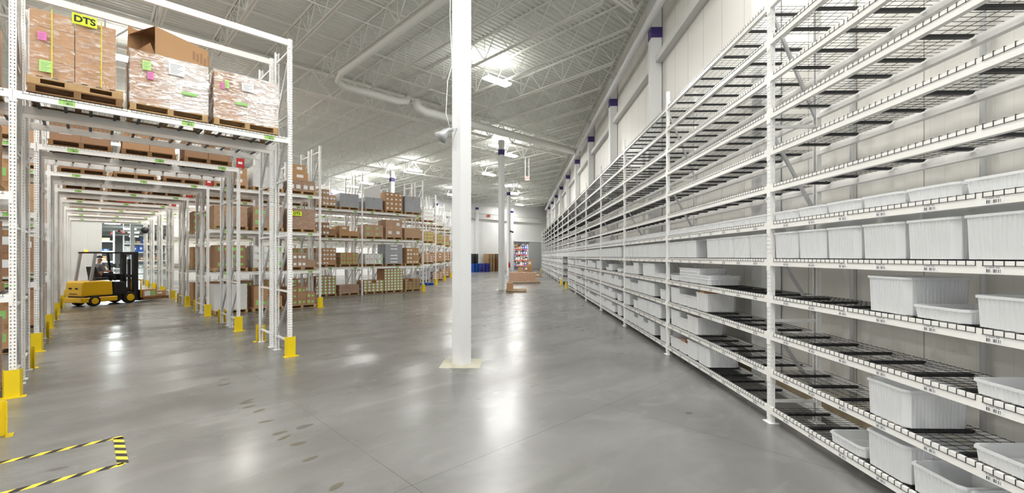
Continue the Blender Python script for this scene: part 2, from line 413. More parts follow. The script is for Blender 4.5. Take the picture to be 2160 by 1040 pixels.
# ------------------------------------------------------------------ roof structure
def joist_parts(L, depth, panel, ch, wr):
    n = max(2, round(L/panel)); p = L/n
    top = MB(); bot = MB(); web = MB()
    for s in (-1, 1):
        top.box((s*.02 if s > 0 else -.02-ch, 0, -.012), ((.02+ch) if s > 0 else -.02, L, 0)); top.box((s*.02-.004, 0, -ch), (s*.02+.004, L, -.012))
        bot.box((s*.02 if s > 0 else -.02-ch, p*.5, -depth), ((.02+ch) if s > 0 else -.02, L-p*.5, -depth+.012)); bot.box((s*.02-.004, p*.5, -depth+.012), (s*.02+.004, L-p*.5, -depth+ch))
    for i in range(n):
        a = i*p
        web.bar((0, a, -.02), (0, a+p/2, -depth+.02), wr); web.bar((0, a+p/2, -depth+.02), (0, a+p, -.02), wr)
        if i % 2 == 0: web.bar((0, a+p/2, -depth+.02), (0, a+p/2, -.02), wr*.8)
    return [('top_chord', top), ('bottom_chord', bot), ('web', web)]
JC = {}
def joist(name, u, v0, v1, z, depth, panel, ch, wr, label, cat, group, along='v'):
    L = round(v1-v0, 1); key = (L, depth, panel)
    if key not in JC: JC[key] = [(n, m.mesh(n, M['joist'])) for n, m in joist_parts(L, depth, panel, ch, wr)]
    t = thing(name, label, cat, W(u, v0, z) if along == 'v' else W(v0, u, z), A4 if along == 'v' else A4-PI/2, group)
    for n, me in JC[key]: obj(n, me, t)
VG = [6.64, 19.66, 32.68, 45.7]
BAYN = ['nearest', 'second', 'third', 'far']
spans = [(6.64-13, 6.64)]+[(VG[i], VG[i+1]) for i in range(3)]
for si, (a, b) in enumerate(spans):
    cnt = 0
    for k in range(-7, 24):
        u = 5.25+1.8*k
        lo = max(a, u-5.84+.25)
        if b-lo < 1.2 or u+b < 13: continue
        if u < -9.5 and si < 2: continue
        cnt += 1
        joist('roof_joist', u, lo, b, DECK, .88, 1.25, .05, .022,
              'white open-web roof joist, %s roof span from the camera, %s from the left' % (BAYN[si], ORD[cnt-1]), 'roof joist', 'open web joists of the %s roof span' % BAYN[si])
for i, v in enumerate(VG):
    ue = v+5.84-.3
    for j in range(-1, 4):
        a = 5.1+13.02*(j-1); b = min(a+13.02, ue); a = max(a, -15.8)
        if b-a < 1 or a+v < -4: continue
        joist('joist_girder', v, a, b, DECK-.1, 1.05, 1.8, .09, .05,
              'heavy white roof truss girder, %s line from camera, %s span from left' % (ORD[i], ORD[j+1]), 'roof girder', None, along='u')
for i, v in enumerate((9.9, 13.15, 16.4, 22.9, 26.2, 29.4, 36, 39.2, 42.5)):
    for z in (DECK-.1, DECK-.83):
        tag(obj('bridging_bar', MB().box((-9,0,0),(v+5.7,.03,.03)).mesh('bar', M['joist']), None, W(0, v, z), A4),
            'thin %s bridging bar crossing the roof joists, %s line from camera' % ('upper' if z > DECK-.5 else 'lower', ORD[i]), 'bridging bar')
# ducts
tag(obj('round_duct', MB().tube([W(6.2,3.2,9.12), W(7.1,3.2,9.12), W(7.1,16.9,9.12), W(7.2,17.45,9.0), W(7.6,17.8,9.0), W(10.1,17.8,9.0), W(10.5,17.8,9.1), W(10.6,17.8,9.35)], [.115]*4+[.15]*4, 20).mesh('duct', M['duct'], True)),
    'white round duct under the joists left of the foreground column, ending in elbows', 'duct')
tag(obj('round_duct', MB().tube([W(11.0,17.8,9.3), W(11.1,17.8,8.98), W(11.5,17.8,8.85), W(23.3,17.8,8.85)], .2, 20).mesh('duct', M['duct'], True)),
    'white round duct running from behind the foreground column to the right wall', 'duct')
tag(obj('drain_pipe', MB().tube([(3.72,y,8.75) for y in (3,20,40,63.5)], .11, 16).mesh('pipe', M['white'], True)),
    'long white pipe running high along the right wall', 'pipe')
for i, yy in enumerate((3.95, 5.48)):
    tag(obj('conduit', MB().tube([(XW-.05,yy,.2),(XW-.05,yy,9.9)], .022, 8).mesh('conduit', M['white'], True)),
        ('vertical white conduit on the right wall behind the nearest bay, near frame edge' if i == 0 else 'vertical white conduit on the right wall behind the first full upright'), 'conduit')
# light fixtures
fix_me = MB().box((-.62,-.14,.05),(.62,.14,.1)).mesh('housing', M['white'])
dif_me = MB().prism([(-.21,.049),(-.17,-.02),(.17,-.02),(.21,.049)], -.62, .62, 0, 'x').mesh('diffuser', M['lamp'])
ch_me = MB().tube([(-.5,0,.1),(-.5,0,.28)], .004, 5).tube([(.5,0,.1),(.5,0,.3)], .004, 5).mesh('hanger', M['galv'])
LS = .44; UP = .12
def light(u, v, z=9.18, p=300, label=None, rz=A4, col=(1, .985, .955)):
    t = thing('high_bay_light', label, 'light fixture', W(u, v, z), rz, 'added fill lights out of view' if 'out of view' in label else 'linear high bay lights')
    obj('housing', fix_me, t); obj('diffuser', dif_me, t); obj('hanger', ch_me, t)
    for nm, zz, e, ro in (('lamp', -.03, p, 0), ('uplight_lamp', .12, p*UP, PI)):
        L = bpy.data.lights.new(nm, 'AREA'); L.shape = 'RECTANGLE'; L.size = 1.2; L.size_y = .3; L.energy = e*LS; L.color = col
        obj(nm, L, t, (0, 0, zz), rot=(ro, 0, 0))
    return t
vis = [(12.1,13.4,'bright linear high bay light just right of the foreground column'),
       (19.3,21.3,'linear high bay light left of the second column top'), (21.6,22.6,'linear high bay light right of the second column top'),
       (25.4,29.2,'linear high bay light seen between first and second columns'),
       (19.7,32.1,'linear high bay light nearest the mid picture column behind the racks'), (19.6,36.3,'linear high bay light one left of the mid picture column'),
       (19.8,41.0,'linear high bay light above the top rack load with tilted panel'), (19.7,44.0,'leftmost linear high bay light over the racks'),
       (30.9,42.0,'linear high bay light just left of the foreground column'),
       (35.2,36.2,'linear high bay light beside the third column top'), (43.4,43.4,'farthest linear high bay light before the far wall')]
for u, v, l in vis: light(u, v, label=l, p=420 if v < 35 else 620)
fill_lamps = [(-.5,-1,''),(5,-3.5,''),(2.2,4.2,''),(-7,2.5,''),(-4,7.0,''),(-11,9,''),(-5,12.9,''),(1.2,12.9,''),(-2,-7,''),(5.8,2.2,''),(-9,-4,''),
       (-6,21.3,''),(1.0,21.3,''),(-6,29.5,''),(1.,29.5,''),(-6,37.9,''),(1.,37.9,''),(-6,17.1,''),(-6,25.3,''),(-10,33,''),(5.3,25.3,''),(5.3,29.5,''),(5.3,33.7,''),(5.3,37.9,''),(5.3,42.3,'')]
for u, v, l in fill_lamps:  # unseen lamps added as ambient fill and to brighten the ceiling
    X, Y = W(u, v)[:2]
    light(u, v, label='added fill light out of view over the near and left side of the hall', p=(330 if v < 20 else (560 if u > 4 else 330 if u < -3 else 90)), col=(1, .985, .955) if v < 20 else (1, .95, .86))
for i, (u, v) in enumerate(((2,52.6),(3,58.2),(2,63.6),(4,74.6),(5,85.5),(6,102))):
    light(u, v, 5.5, col=(.9, 1, .98), label='light fixture in the room beyond the tunnel, %s row back' % ORD[i], p=1100)
for uu in (48.5, 54): light(uu, 49.5, 5.4, label='light fixture in the room beyond the sliding door, %s' % ('nearer the opening' if uu < 50 else 'deeper inside'), p=110)
# hanging exit signs
t = thing('exit_sign', 'lit red exit sign hanging on two conduits right of the third column', 'exit sign', (.55, 32, 7.55))
obj('case', MB().box((-.16,-.04,0),(.16,.04,.25)).mesh('case', M['white']), t)
obj('lit_face', MB().box((-.15,-.045,.01),(.15,-.041,.24)).mesh('face', M['exit']), t)
obj('hanger', MB().tube([(-.13,0,.25),(-.13,0,1.7)], .02, 8).tube([(.13,0,.25),(.13,0,1.7)], .02, 8).mesh('hanger', M['white']), t)
p = W(39.8, VF-.42, 7.45)
tag(obj('exit_sign', MB().box((-.25,-.05,0),(.25,0,.3)).mesh('s', M['red']), None, p, A4), 'small red sign on the far wall girt between two columns', 'sign')

def text_mesh(s, size, mat, ext=.001):
    cu = bpy.data.curves.new('txt', 'FONT'); cu.body = s; cu.size = size; cu.extrude = ext; cu.align_x = 'CENTER'; cu.align_y = 'CENTER'; cu.offset = size*.035
    o = bpy.data.objects.new('txt', cu); C.objects.link(o)
    dg = bpy.context.evaluated_depsgraph_get(); me = bpy.data.meshes.new_from_object(o.evaluated_get(dg))
    bpy.data.objects.remove(o); me.materials.clear(); me.materials.append(mat); return me
TX = text_mesh('EXIT', .16, M['red']); 
obj('lettering', TX, t, (0, -.048, .125), rot=(PI/2, 0, 0))

# ------------------------------------------------------------------ right-hand shelving
RX = 3.04; RD = .61; P = 3.734; RY = 5.4275
LZ = [.20+.4475*k for k in range(12)]
post_me = (lambda m: m)(MB())
pm = MB()
def cpost(w, d, h, ax):     # open C section: face towards -x (ax='x') or -y (ax='y')
    m = MB(); t = .003; hw = w/2
    if ax == 'x':
        m.box((0,-hw,0),(t,hw,h)); m.box((t,-hw,0),(d,-hw+t,h)); m.box((t,hw-t,0),(d,hw,h)); m.box((d-t,-hw+t,0),(d,-hw+.018,h)); m.box((d-t,hw-.018,0),(d,hw-t,h))
    else:
        m.box((-hw,0,0),(hw,t,h)); m.box((-hw,t,0),(-hw+t,d,h)); m.box((hw-t,t,0),(hw,d,h)); m.box((-hw+t,d-t,0),(-hw+.018,d,h)); m.box((hw-.018,d-t,0),(hw-t,d,h))
    return m
rp_f = cpost(.075, .055, 5.42, 'x').mesh('post', M['perfr'])
rp_b = cpost(.075, .055, 5.42, 'x').mesh('post', M['perfr'])
foot = MB().box((-.035,-.075,0),(.095,.075,.006)).mesh('foot', M['rack'])
br = []
for a, b in ((.26,.26),(1.24,1.24),(3.6,3.6),(5.2,5.2)): br.append(MB().bar((.05,0,a),(RD-.05,0,b),.028,.035).mesh('brace', M['rack']))
for a, b in ((1.17,.38),(2.15,1.32),(3.5,2.55),(4.97,3.72)): br.append(MB().bar((.045,0,a),(RD-.05,0,b),.03,.035).mesh('brace', M['galv']))
def beam_me(L, h, d, plate=True, out=-.002, mat='beam'):
    m = MB()
    m.box((out, 0, -h), (d, L, -.012)); m.box((out, 0, -.012), (d*.55, L, 0))
    if plate:
        m.box((out-.003, -.045, -h-.06), (out, .0, .02)); m.box((out-.003, L, -h-.06), (out, L+.045, .02))
    return m.mesh('beam', M[mat])
BL = P-.075
rb_f = beam_me(BL, .085, .045)
m = MB(); m.box((RD-.055, 0, -.085), (RD+.002, BL, -.038)); m.box((RD-.022, 0, -.038), (RD+.002, BL, 0)); rb_b = m.mesh('beam', M['beam'])
def wire_deck(wd, dep, nsup, r=.0017, pitch=.0635, lp=.1, sup='support', face=-.004):
    m = MB(); n = int(wd/pitch); off = (wd-n*pitch)/2
    for i in range(n+1):
        y = off+i*pitch
        m.bar((face, y, r*3), (dep-.004, y, r*3), 2*r); m.bar((face, y, r*3+r), (face, y, -.032), 2*r)
    k = int(dep/lp)
    for i in range(1, k+1): m.bar((i*lp, 0+.01, r*1), (i*lp, wd-.01, r*1), 2*r)
    m.bar((face-r*2, .01, -.03), (face-r*2, wd-.01, -.03), 2*r)
    s = MB()
    for i in range(nsup):
        y = wd*(i+.5)/nsup if nsup != 3 else wd*(.14+.36*i)
        s.prism([(.05, -.003), (dep-.05, -.003), (dep-.07, -.028), (.08, -.028)], y-.02, y+.02)
    n0 = len(m.v); m.v += s.v; m.f += [tuple(i+n0 for i in f) for f in s.f]; m.m += [1]*len(s.f)
    return m.mesh('wires', [M['wire'], M[sup]])
rd_w = wire_deck(1.17, RD, 3)
lab_me = MB().box((-.06,0,-.024),(.06,.0008,.024)).mesh('label', M['bar'], uvbox=True)
NB = 16
for k in range(-1, NB-1):
    y0 = RY+P*k
    nm = ['nearest bay of the wire-deck shelving, at the right frame edge', 'second bay of the wire-deck shelving, behind the first full upright'][k+1] if k < 1 else '%s bay of the wire-deck shelving counted from the right frame edge' % ORD[k+1]
    if k == 6: nm = 'wire-deck shelving bay with an open passage below its upper shelves'
    t = thing('shelving_rack', 'white '+nm, 'shelving', (RX, y0, 0), 0, 'white shelving bays along the right wall')
    if True:
        frames = [0] + ([P] if k == NB-2 else [])
        for yy in frames:
            obj('upright_post', rp_f, t, (0, yy, 0)); obj('upright_post', rp_b, t, (RD, yy, 0), PI)
            obj('foot_plate', foot, t, (0, yy, 0)); obj('foot_plate', foot, t, (RD, yy, 0), PI)
            for b in br: obj('brace', b, t, (0, yy, 0))
    for li, z in enumerate(LZ):
        if k == 6 and li < 5: 
            continue
        obj('front_beam', rb_f, t, (0, .0375, z)); obj('rear_beam', rb_b, t, (0, .0375, z))
        for j in range(3):
            obj('wire_deck', rd_w, t, (0, .09+j*1.19, z))
        if li < 6 and k < 5:
            for j in range(8):
                obj('barcode_label', lab_me, t, (-.0035, .3+j*.44, z-.055), -PI/2)

# ------------------------------------------------------------------ bins
def bin_mesh(w, d, h, ribs=True):
    m = MB(); hw, hd = w/2-.012, d/2-.012; tp = .975
    def loop(sx, sy, z, amp):
        pts = []
        def side(x0, y0, x1, y1, nx, ny):
            L = w if nx == 0 else d; n = max(3, round(L/.036)) if ribs else 1
            for i in range(n):
                for f, o in ((.06, 0), (.1, 1), (.42, 1), (.46, 0)) if ribs else ((.02, 0), (.98, 0)):
                    q = (i+f)/n; a = amp*o
                    pts.append((x0+(x1-x0)*q+nx*a, y0+(y1-y0)*q+ny*a, z))
        c = .03
        side(-sx+c, -sy, sx-c, -sy, 0, -1); side(sx, -sy+c, sx, sy-c, 1, 0); side(sx-c, sy, -sx+c, sy, 0, 1); side(-sx, sy-c, -sx, -sy+c, -1, 0)
        return pts
    rings = [loop(hw*tp, hd*tp, .0, .003), loop(hw, hd, h-.022, .005), loop(hw, hd, h-.018, 0), loop(hw+.011, hd+.011, h-.018, 0), loop(hw+.011, hd+.011, h, 0), loop(hw-.006, hd-.006, h, 0), loop(hw*tp-.004, hd*tp-.004, .006, 0)]
    k = len(rings[0]); n0 = 0
    for r in rings: m.v += r
    for i in range(len(rings)-1):
        for j in range(k):
            m.f.append((i*k+j, i*k+(j+1)%k, (i+1)*k+(j+1)%k, (i+1)*k+j)); m.m.append(0)
    m.f.append(tuple(reversed(range(k)))); m.m.append(0)
    m.f.append(tuple((len(rings)-1)*k+j for j in range(k))); m.m.append(0)
    return m
BW, BD = .43, .53
BH = {'tall': .30, 'medium': .21, 'shallow': .098}
bins = []      # (y, level, dz, type, k)
def addbin(yc, lev, typ, dz=0, xo=0): bins.append([yc, lev, typ, dz, xo])
def slots(k): return [RY+P*k+.06+.235+i*.4515 for i in range(8)]
# level 6 (index 5): shallow everywhere ; level 5 (index 4): tall
for k in range(-1, NB-1):
    for i, y in enumerate(slots(k)):
        addbin(y, 5, 'shallow')
        if k == 0 and i in (4, ): continue
        if k >= 0 and k != 0 and R.random() < .04: continue
        addbin(y, 4, 'tall')
        if k >= 1 and k != 6:
            for lev in range(4):
                if R.random() < .1: continue
                addbin(y, lev, R.choice(['tall', 'tall', 'medium', 'medium', 'shallow' if lev == 3 else 'tall']))
s = slots(-1)
addbin(3.73, 3, 'tall'); addbin(3.28, 3, 'shallow'); addbin(2.82, 3, 'medium'); addbin(2.36, 3, 'medium')
addbin(2.83, 2, 'shallow'); addbin(2.38, 2, 'shallow')
addbin(3.74, 1, 'tall'); addbin(2.83, 1, 'shallow'); addbin(2.37, 1, 'shallow')
addbin(4.2, 0, 'shallow'); addbin(3.74, 0, 'tall'); addbin(3.3, 0, 'medium'); addbin(2.85, 0, 'medium')
for q in range(4): addbin(8.28, 3, 'shallow', q*.052); addbin(7.83, 3, 'shallow', q*.052)
for q in range(2): addbin(7.37, 3, 'shallow', q*.052)
addbin(8.78, 3, 'shallow')
addbin(8.78, 2, 'tall'); addbin(8.38, 2, 'medium'); addbin(7.95, 2, 'medium'); addbin(7.5, 2, 'tall')
addbin(8.78, 1, 'tall'); addbin(8.36, 1, 'medium'); addbin(7.9, 1, 'tall')
addbin(8.8, 0, 'medium'); addbin(8.35, 0, 'medium'); addbin(7.9, 0, 'tall'); addbin(7.42, 0, 'tall')
bm = {t: bin_mesh(BD, BW, h).mesh('bin_'+t, M['bin']) for t, h in BH.items()}
lo = {t: bin_mesh(BD, BW, h, False) for t, h in BH.items()}
LN = ['bottom shelf', 'second shelf up', 'third shelf up', 'fourth shelf up', 'fifth shelf up', 'sixth shelf up']
bins.sort(key=lambda b: b[0])
grp = {}
rest = MB()
used = {}
for n, (yc, lev, typ, dz, xo) in enumerate(bins):
    z = LZ[lev]+.0105+dz; x = RX+BD/2+.01+xo
    if n < 290:
        o = obj('plastic_bin', bm[typ], None, (x, yc, z))
        k = int((yc-(RY-P))//P)
        key = (k, lev); used[key] = used.get(key, 0)+1
        lab = '%s white ribbed bin, %s, %s bay from right, %s from near end' % (typ, LN[lev], ORD[k], ORD[used[key]-1])
        tag(o, lab, 'bin', 'white ribbed plastic bins on the right shelving')
    else:
        src = lo[typ]; n0 = len(rest.v)
        rest.v += [(a+x, b+yc, c+z) for a, b, c in src.v]; rest.f += [tuple(i+n0 for i in f) for f in src.f]; rest.m += src.m
tag(obj('plastic_bins', rest.mesh('far_bins', M['bin'])), 'rows of white plastic bins crowding the far shelving bays', 'bins', None, 'stuff')
print('bins', len(bins))

# ------------------------------------------------------------------ pallets and cartons
def pallet_mb(w, d, h=.13, boards=None):
    m = MB(); return m
def pallet_parts(w, d, h=.13):
    st = []
    for s in (-1, 0, 1):
        x = s*(w/2-.05) if s else 0
        mm = MB().box((x-.04,-d/2,.018),(x+.04,d/2,h-.02)); st.append(('stringer', mm))
    n = 6; bw = .095
    for i in range(n):
        y = -d/2+bw/2+(d-bw)*i/(n-1); st.append(('deck_board', MB().box((-w/2,y-bw/2,h-.02),(w/2,y+bw/2,h))))
    for i in (0, 1, 2):
        y = (-d/2+bw/2, 0, d/2-bw/2)[i]; st.append(('bottom_board', MB().box((-w/2,y-bw/2,0),(w/2,y+bw/2,.018))))
    return st
def notched_parts(w, d, h=.13):
    st = []; a, b, c = -w/2, w/2, .035
    x1, x2 = w*.13, w*.37
    prof = [(a,.018),(-x2,.018),(-x2,.085),(-x1,.085),(-x1,.018),(x1,.018),(x1,.085),(x2,.085),(x2,.018),(b,.018),(b,h-.02),(a,h-.02)]
    for y in (-d/2, -.02, d/2-.04): st.append(('stringer', MB().prism(prof, y, y+.04)))
    for i in range(7):
        x = a+.05+(w-.1)*i/6; st.append(('deck_board', MB().box((x-.047,-d/2,h-.02),(x+.047,d/2,h))))
    for y in (-d/2, -.05, d/2-.1): st.append(('bottom_board', MB().box((a,y,0),(b,y+.1,.018))))
    return st
PC = {}
def pallet(loc, rz, w=1.05, d=.98, label='', mat='wood', near=False, group='wooden pallets', parts=pallet_parts):
    # stringers run along local y, so the fork openings face local -y
    if near:
        t = thing('pallet', label, 'pallet', loc, rz, group)
        key = ('n', w, d, mat, parts.__name__)
        if key not in PC: PC[key] = [(n, m.mesh(n, M[mat])) for n, m in parts(w, d)]
        for n, me in PC[key]: obj(n, me, t)
        return t
    key = (w, d, mat)
    if key not in PC:
        m = MB()
        for n, q in pallet_parts(w, d):
            n0 = len(m.v); m.v += q.v; m.f += [tuple(i+n0 for i in f) for f in q.f]; m.m += q.m
        PC[key] = m.mesh('pallet', M[mat])
    return tag(obj('pallet', PC[key], None, loc, rz), label, 'pallet', group)

CC = {}
def carton_me(w, d, h, mat, lab):
    key = (round(w, 3), round(d, 3), round(h, 3), mat, lab)
    if key in CC: return CC[key]
    g = .005; m = MB().box((-w/2+g,-d/2+g,0),(w/2-g,d/2-g,h-g), 0)
    m.box((-.03,-d/2+g-.0008,h*.8),(.03,d/2-g+.0008,h-g+.0008), 1)
    mats = [M[mat], M['tape']]
    def L(x0, x1, z0, z1, mi): m.box((x0*w-w/2,-d/2+g-.0016,z0*h),(x1*w-w/2,-d/2+g-.0004,z1*h), mi)
    if lab == 'w': mats.append(M['lab']); L(.3,.7,.35,.7,2)
    if lab == 'g': mats.append(M['grn']); L(.2,.5,.25,.6,2)
    if lab == 'wg': mats += [M['lab'], M['grn']]; L(.12,.52,.15,.8,2); L(.56,.86,.15,.8,3)
    if lab == 'gg': mats += [M['grn'], M['ink']]; L(.14,.4,.25,.7,2); L(.58,.84,.3,.6,2)
    if lab == 'w2': mats.append(M['lab']); L(.12,.42,.2,.55,2); L(.58,.88,.2,.55,2)
    CC[key] = m.mesh('carton', mats); return CC[key]
CD = {'': 'plain brown', 'w': 'brown white-labelled', 'g': 'brown green-labelled', 'wg': 'small brown carton end with white and green label', 'gg': 'brown twin green-labelled', 'w2': 'brown twin white-labelled'}
cartons = []     # dicts
def addc(loc, rz, w, d, h, mat, lab, text, group, near=False):
    x, y, yc = proj(loc[0], loc[1], loc[2]+h/2)
    size = w*h/yc**2*F*F if -150 < x < 2300 else 0
    cartons.append(dict(loc=loc, rz=rz, w=w, d=d, h=h, mat=mat, lab=lab, text=text, group=group, size=size, near=near))
def wrapfilm(loc, rz, w, d, h, label, seed=0, mat='wrap'):
    r = random.Random(seed); m = MB(); nx, nz = 14, 12
    def side(f):
        n0 = len(m.v)
        for j in range(nz+1):
            for i in range(nx+1):
                m.v.append(f(i/nx, j/nz))
        for j in range(nz):
            for i in range(nx):
                a = n0+j*(nx+1)+i; m.f.append((a, a+1, a+nx+2, a+nx+1)); m.m.append(0)
    def jit(): return r.uniform(0, .014)
    W2, D2 = w/2+.012, d/2+.012
    side(lambda a, b: (-W2+2*W2*a, -D2-(jit() if 0 < a < 1 else 0), h*b))
    side(lambda a, b: (W2+(jit() if 0 < a < 1 else 0), -D2+2*D2*a, h*b))
    side(lambda a, b: (-W2-(jit() if 0 < a < 1 else 0), D2-2*D2*a, h*b))
    side(lambda a, b: (W2-2*W2*a, D2+(jit() if 0 < a < 1 else 0), h*b))
    side(lambda a, b: (-W2+2*W2*a, -D2+2*D2*b, h+.006))
    return tag(obj('stretch_wrap', m.mesh('film', M[mat], True), None, loc, rz), label, 'stretch wrap', 'clear film around pallet loads')
def load(u, v, z, name, nx=2, nz=2, w=1.0, h=.8, mat='card', lab='w', wrap=False, ny=2, pal=True, near=False, drop=0, pm='wood', d=.92, group=None):
    # u,v = centre of the load; front looks to -v ; cartons stacked nx * ny * nz
    zz = z+.011
    if pal:
        pallet(W(u, v, zz), A4, 1.05, .98, 'wooden pallet under load at %s' % name, pm, near); zz += .1305
    cw, cd, chh = w/nx, d/ny, h/nz
    for k in range(nz):
        for j in range(ny):
            for i in range(nx):
                if drop and k == nz-1 and ((i*7+j*3+drop) % 3 == 0): continue
                if j > 0 and k < nz-1 and 0 < i < nx-1 and nx > 3: continue
                lay = 'bottom' if k == 0 else ('top' if k == nz-1 else '%s' % ORD[k])
                tx = '%s carton, %s layer, %s from left, %s, %s' % ({'': 'plain brown', 'w': 'brown', 'g': 'green-labelled', 'wg': 'small labelled', 'gg': 'twin-labelled', 'w2': 'labelled'}[lab], lay, ORD[i], ['front', 'rear', 'third'][j], name)
                L = lab if j == 0 and (R.random() > .2 or nx*nz > 12) else ''
                addc(W(u-w/2+cw*(i+.5), v-d/2+cd*(j+.5), zz+chh*k), A4, cw, cd, chh, mat, L, tx, group or 'cartons on racks', near)
    if wrap: wrapfilm(W(u, v, zz), A4, w, d, h+.01, 'clear stretch film around the %s' % name, int(u*100+v))
    return zz+h

# ------------------------------------------------------------------ left pallet racking
RU = 2.97; LV = [4.42, 2.95, 1.48]; PU = 3.734
V0 = [9.54+4.2*i for i in range(8)]
ENDJ = [0, 0, 1, 3, 4, 5, 6, 7]
FD = .915      # frame outer depth
lp = cpost(.076, .076, 6.43, 'y').mesh('post', M['perf'])
lfoot = MB().box((-.07,-.04,0),(.07,.1,.008)).mesh('foot', M['rack'])
lbr = []
zs = [.3, 1.3, 2.45, 3.6, 4.9, 6.2]
for z in zs: lbr.append(MB().bar((0,.07,z),(0,FD-.07,z),.035,.035).mesh('brace', M['rack']))
for a, b in zip(zs[:-1], zs[1:]): lbr.append(MB().bar((0,.08,b-.12),(0,FD-.08,a+.08),.035,.04).mesh('brace', M['galv']))
m = MB().box((0,-.004,-.115),(PU-.076,.04,0)).box((-.045,-.007,-.17),(0,-.003,.02)).box((PU-.076,-.007,-.17),(PU-.031,-.003,.02)); lbeam = m.mesh('beam', M['beam'])
m = MB().box((0,FD-.04,-.115),(PU-.076,FD+.004,0)); lbeamb = m.mesh('beam', M['beam'])
# decks for left racks: local x = depth in wire_deck, so rotate
ld_w = wire_deck(1.19, FD, 4, face=-.007)
gl_me = MB().box((-.09,0,-.04),(.09,.001,.04)).mesh('label', M['gbar'], uvbox=True)
gl2_me = MB().box((-.15,0,-.05),(.15,.001,.05)).mesh('label', M['gbar'], uvbox=True)
def left_rack(i, j, back):
    v = V0[i]+(0 if not back else FD+.30)
    u = RU+PU*(j-1)       # left post of bay j ; tunnel bay is j=0 -> u = RU-PU
    side = 'rear' if back else 'front'
    if j == 0: lab = 'white pallet rack bay spanning the tunnel, %s row back, %s half' % (ORD[i], side)
    elif j < 0: lab = 'white pallet rack bay left of the tunnel, %s row back, %s half' % (ORD[i], side)
    else: lab = 'white pallet rack, %s row back, %s bay right of the tunnel, %s half' % (ORD[i], ORD[j-1], side)
    t = thing('pallet_rack', lab, 'pallet rack', W(u, v, 0), A4, 'white pallet racking rows')
    du = PU
    obj('upright_post', lp, t, (du, 0, 0)); obj('upright_post', lp, t, (du, FD, 0), PI)
    obj('foot_plate', lfoot, t, (du, 0, 0)); obj('foot_plate', lfoot, t, (du, FD, 0), PI)
    for b in lbr: obj('brace', b, t, (du, 0, 0))
    levels = [LV[0]] if j == 0 else LV
    for z in levels:
        obj('front_beam', lbeam, t, (.038, 0, z)); obj('rear_beam', lbeamb, t, (.038, 0, z))
        for q in range(3):
            obj('wire_deck', ld_w, t, (.075+q*1.2+1.19, 0, z), PI/2)
        if not back:
            for q, x in enumerate((.55, 2.05, 3.35)):
                obj('green_location_label', gl_me if i else gl2_me if False else gl_me, t, (x, -.0058, z-.06))
    if i == 0 and j == 0:
        obj('top_beam', lbeam, t, (.038, 0, 6.40))
    return t
for i in range(8):
    for j in range(-1, ENDJ[i]+1):
        for bk in (False, True): left_rack(i, j, bk)

# rack guards
def guard_me():
    m = MB(); h = .4; t = .008
    prof = [(-.1,.06),(-.075,-.045),(.075,-.045),(.1,.06),(.092,.06),(.068,-.037),(-.068,-.037),(-.092,.06)]
    m.prism(prof, .01, h, 0, 'z'); m2 = MB(); m2.box((-.14,-.08,.0),(.14,-.04,.01)); m2.box((-.14,-.04,.0),(-.08,.05,.01)); m2.box((.08,-.04,0),(.14,.05,.01))
    return m.mesh('plate', M['yellow']), m2.mesh('base', M['yellow'])
gp, gb = guard_me()
def guard(pos, rz, label):
    t = thing('rack_guard', label, 'rack guard', pos, rz, 'yellow steel post guards')
    obj('bent_plate', gp, t); obj('base_flange', gb, t)
for i in range(8):
    for j, nm in ((-1, 'left'), (0, 'right')):
        u = RU+PU*j
        guard(W(u, V0[i]-.035), A4, 'yellow post guard on the %s tunnel side, front of %s row back' % (nm, ORD[i]))
        guard(W(u, V0[i]+2*FD+.30+.035), A4+PI, 'yellow post guard on the %s tunnel side, rear of %s row back' % (nm, ORD[i]))
    if ENDJ[i] > 0:
        guard(W(RU+PU*ENDJ[i], V0[i]-.035), A4, 'yellow post guard at the aisle end of the %s rack row back' % ORD[i])
guard(W(RU-PU+.03, 7.5), A4+PI, 'yellow post guard cut by the lower left frame edge')
for y, l in ((RY+P*6-.02, 'yellow guard post at the near side of the open shelving passage'), (RY+P*7-.1, 'yellow guard post at the far side of the open shelving passage'), (RY+P*15-.1, 'yellow guard post at the far end of the right shelving')):
    guard((RX-.12, y, 0), -PI/2, l)

# red signs
for i in range(1, 5):
    t = thing('aisle_sign', 'small red aisle sign on the right tunnel post of the %s row back' % ORD[i], 'sign', W(RU+.02, V0[i]-.05, 4.42), A4, 'small red aisle signs')
    obj('panel', MB().box((-.09,-.012,0),(.09,-.002,.26)).box((.09,-.012,0),(.1,.16,.26)).mesh('p', M['red']), t)
    obj('white_mark', MB().box((-.05,-.0135,.1),(.05,-.0121,.16)).mesh('p', M['lab']), t)
t = thing('hanging_sign', 'red rectangular sign on the tunnel beam of the fifth rack row back', 'sign', W(1.25, V0[4]-.03, 4.46), A4)
obj('panel', MB().box((-.3,-.012,0),(.3,-.002,.26)).mesh('p', M['red']), t)
obj('white_mark', MB().box((-.07,-.0135,.11),(-.02,-.0121,.15)).box((-.01,-.0135,.11),(.07,-.0121,.15)).mesh('p', M['lab']), t)
t = thing('convex_mirror', 'round black-backed safety mirror hanging at the far tunnel end', 'mirror', W(RU-.12, V0[7]-.1, 3.8), A4)
m = MB().tube([(0,0,0),(0,-.03,0),(0,-.07,0),(0,-.1,0)], [.22,.21,.15,.04], 24); obj('dome', m.mesh('dome', M['black'], True), t)
obj('arm', MB().bar((0,0,0),(.12,.08,.25),.03).mesh('arm', M['galv']), t)

# ------------------------------------------------------------------ near loads over the tunnel
vf = 9.50
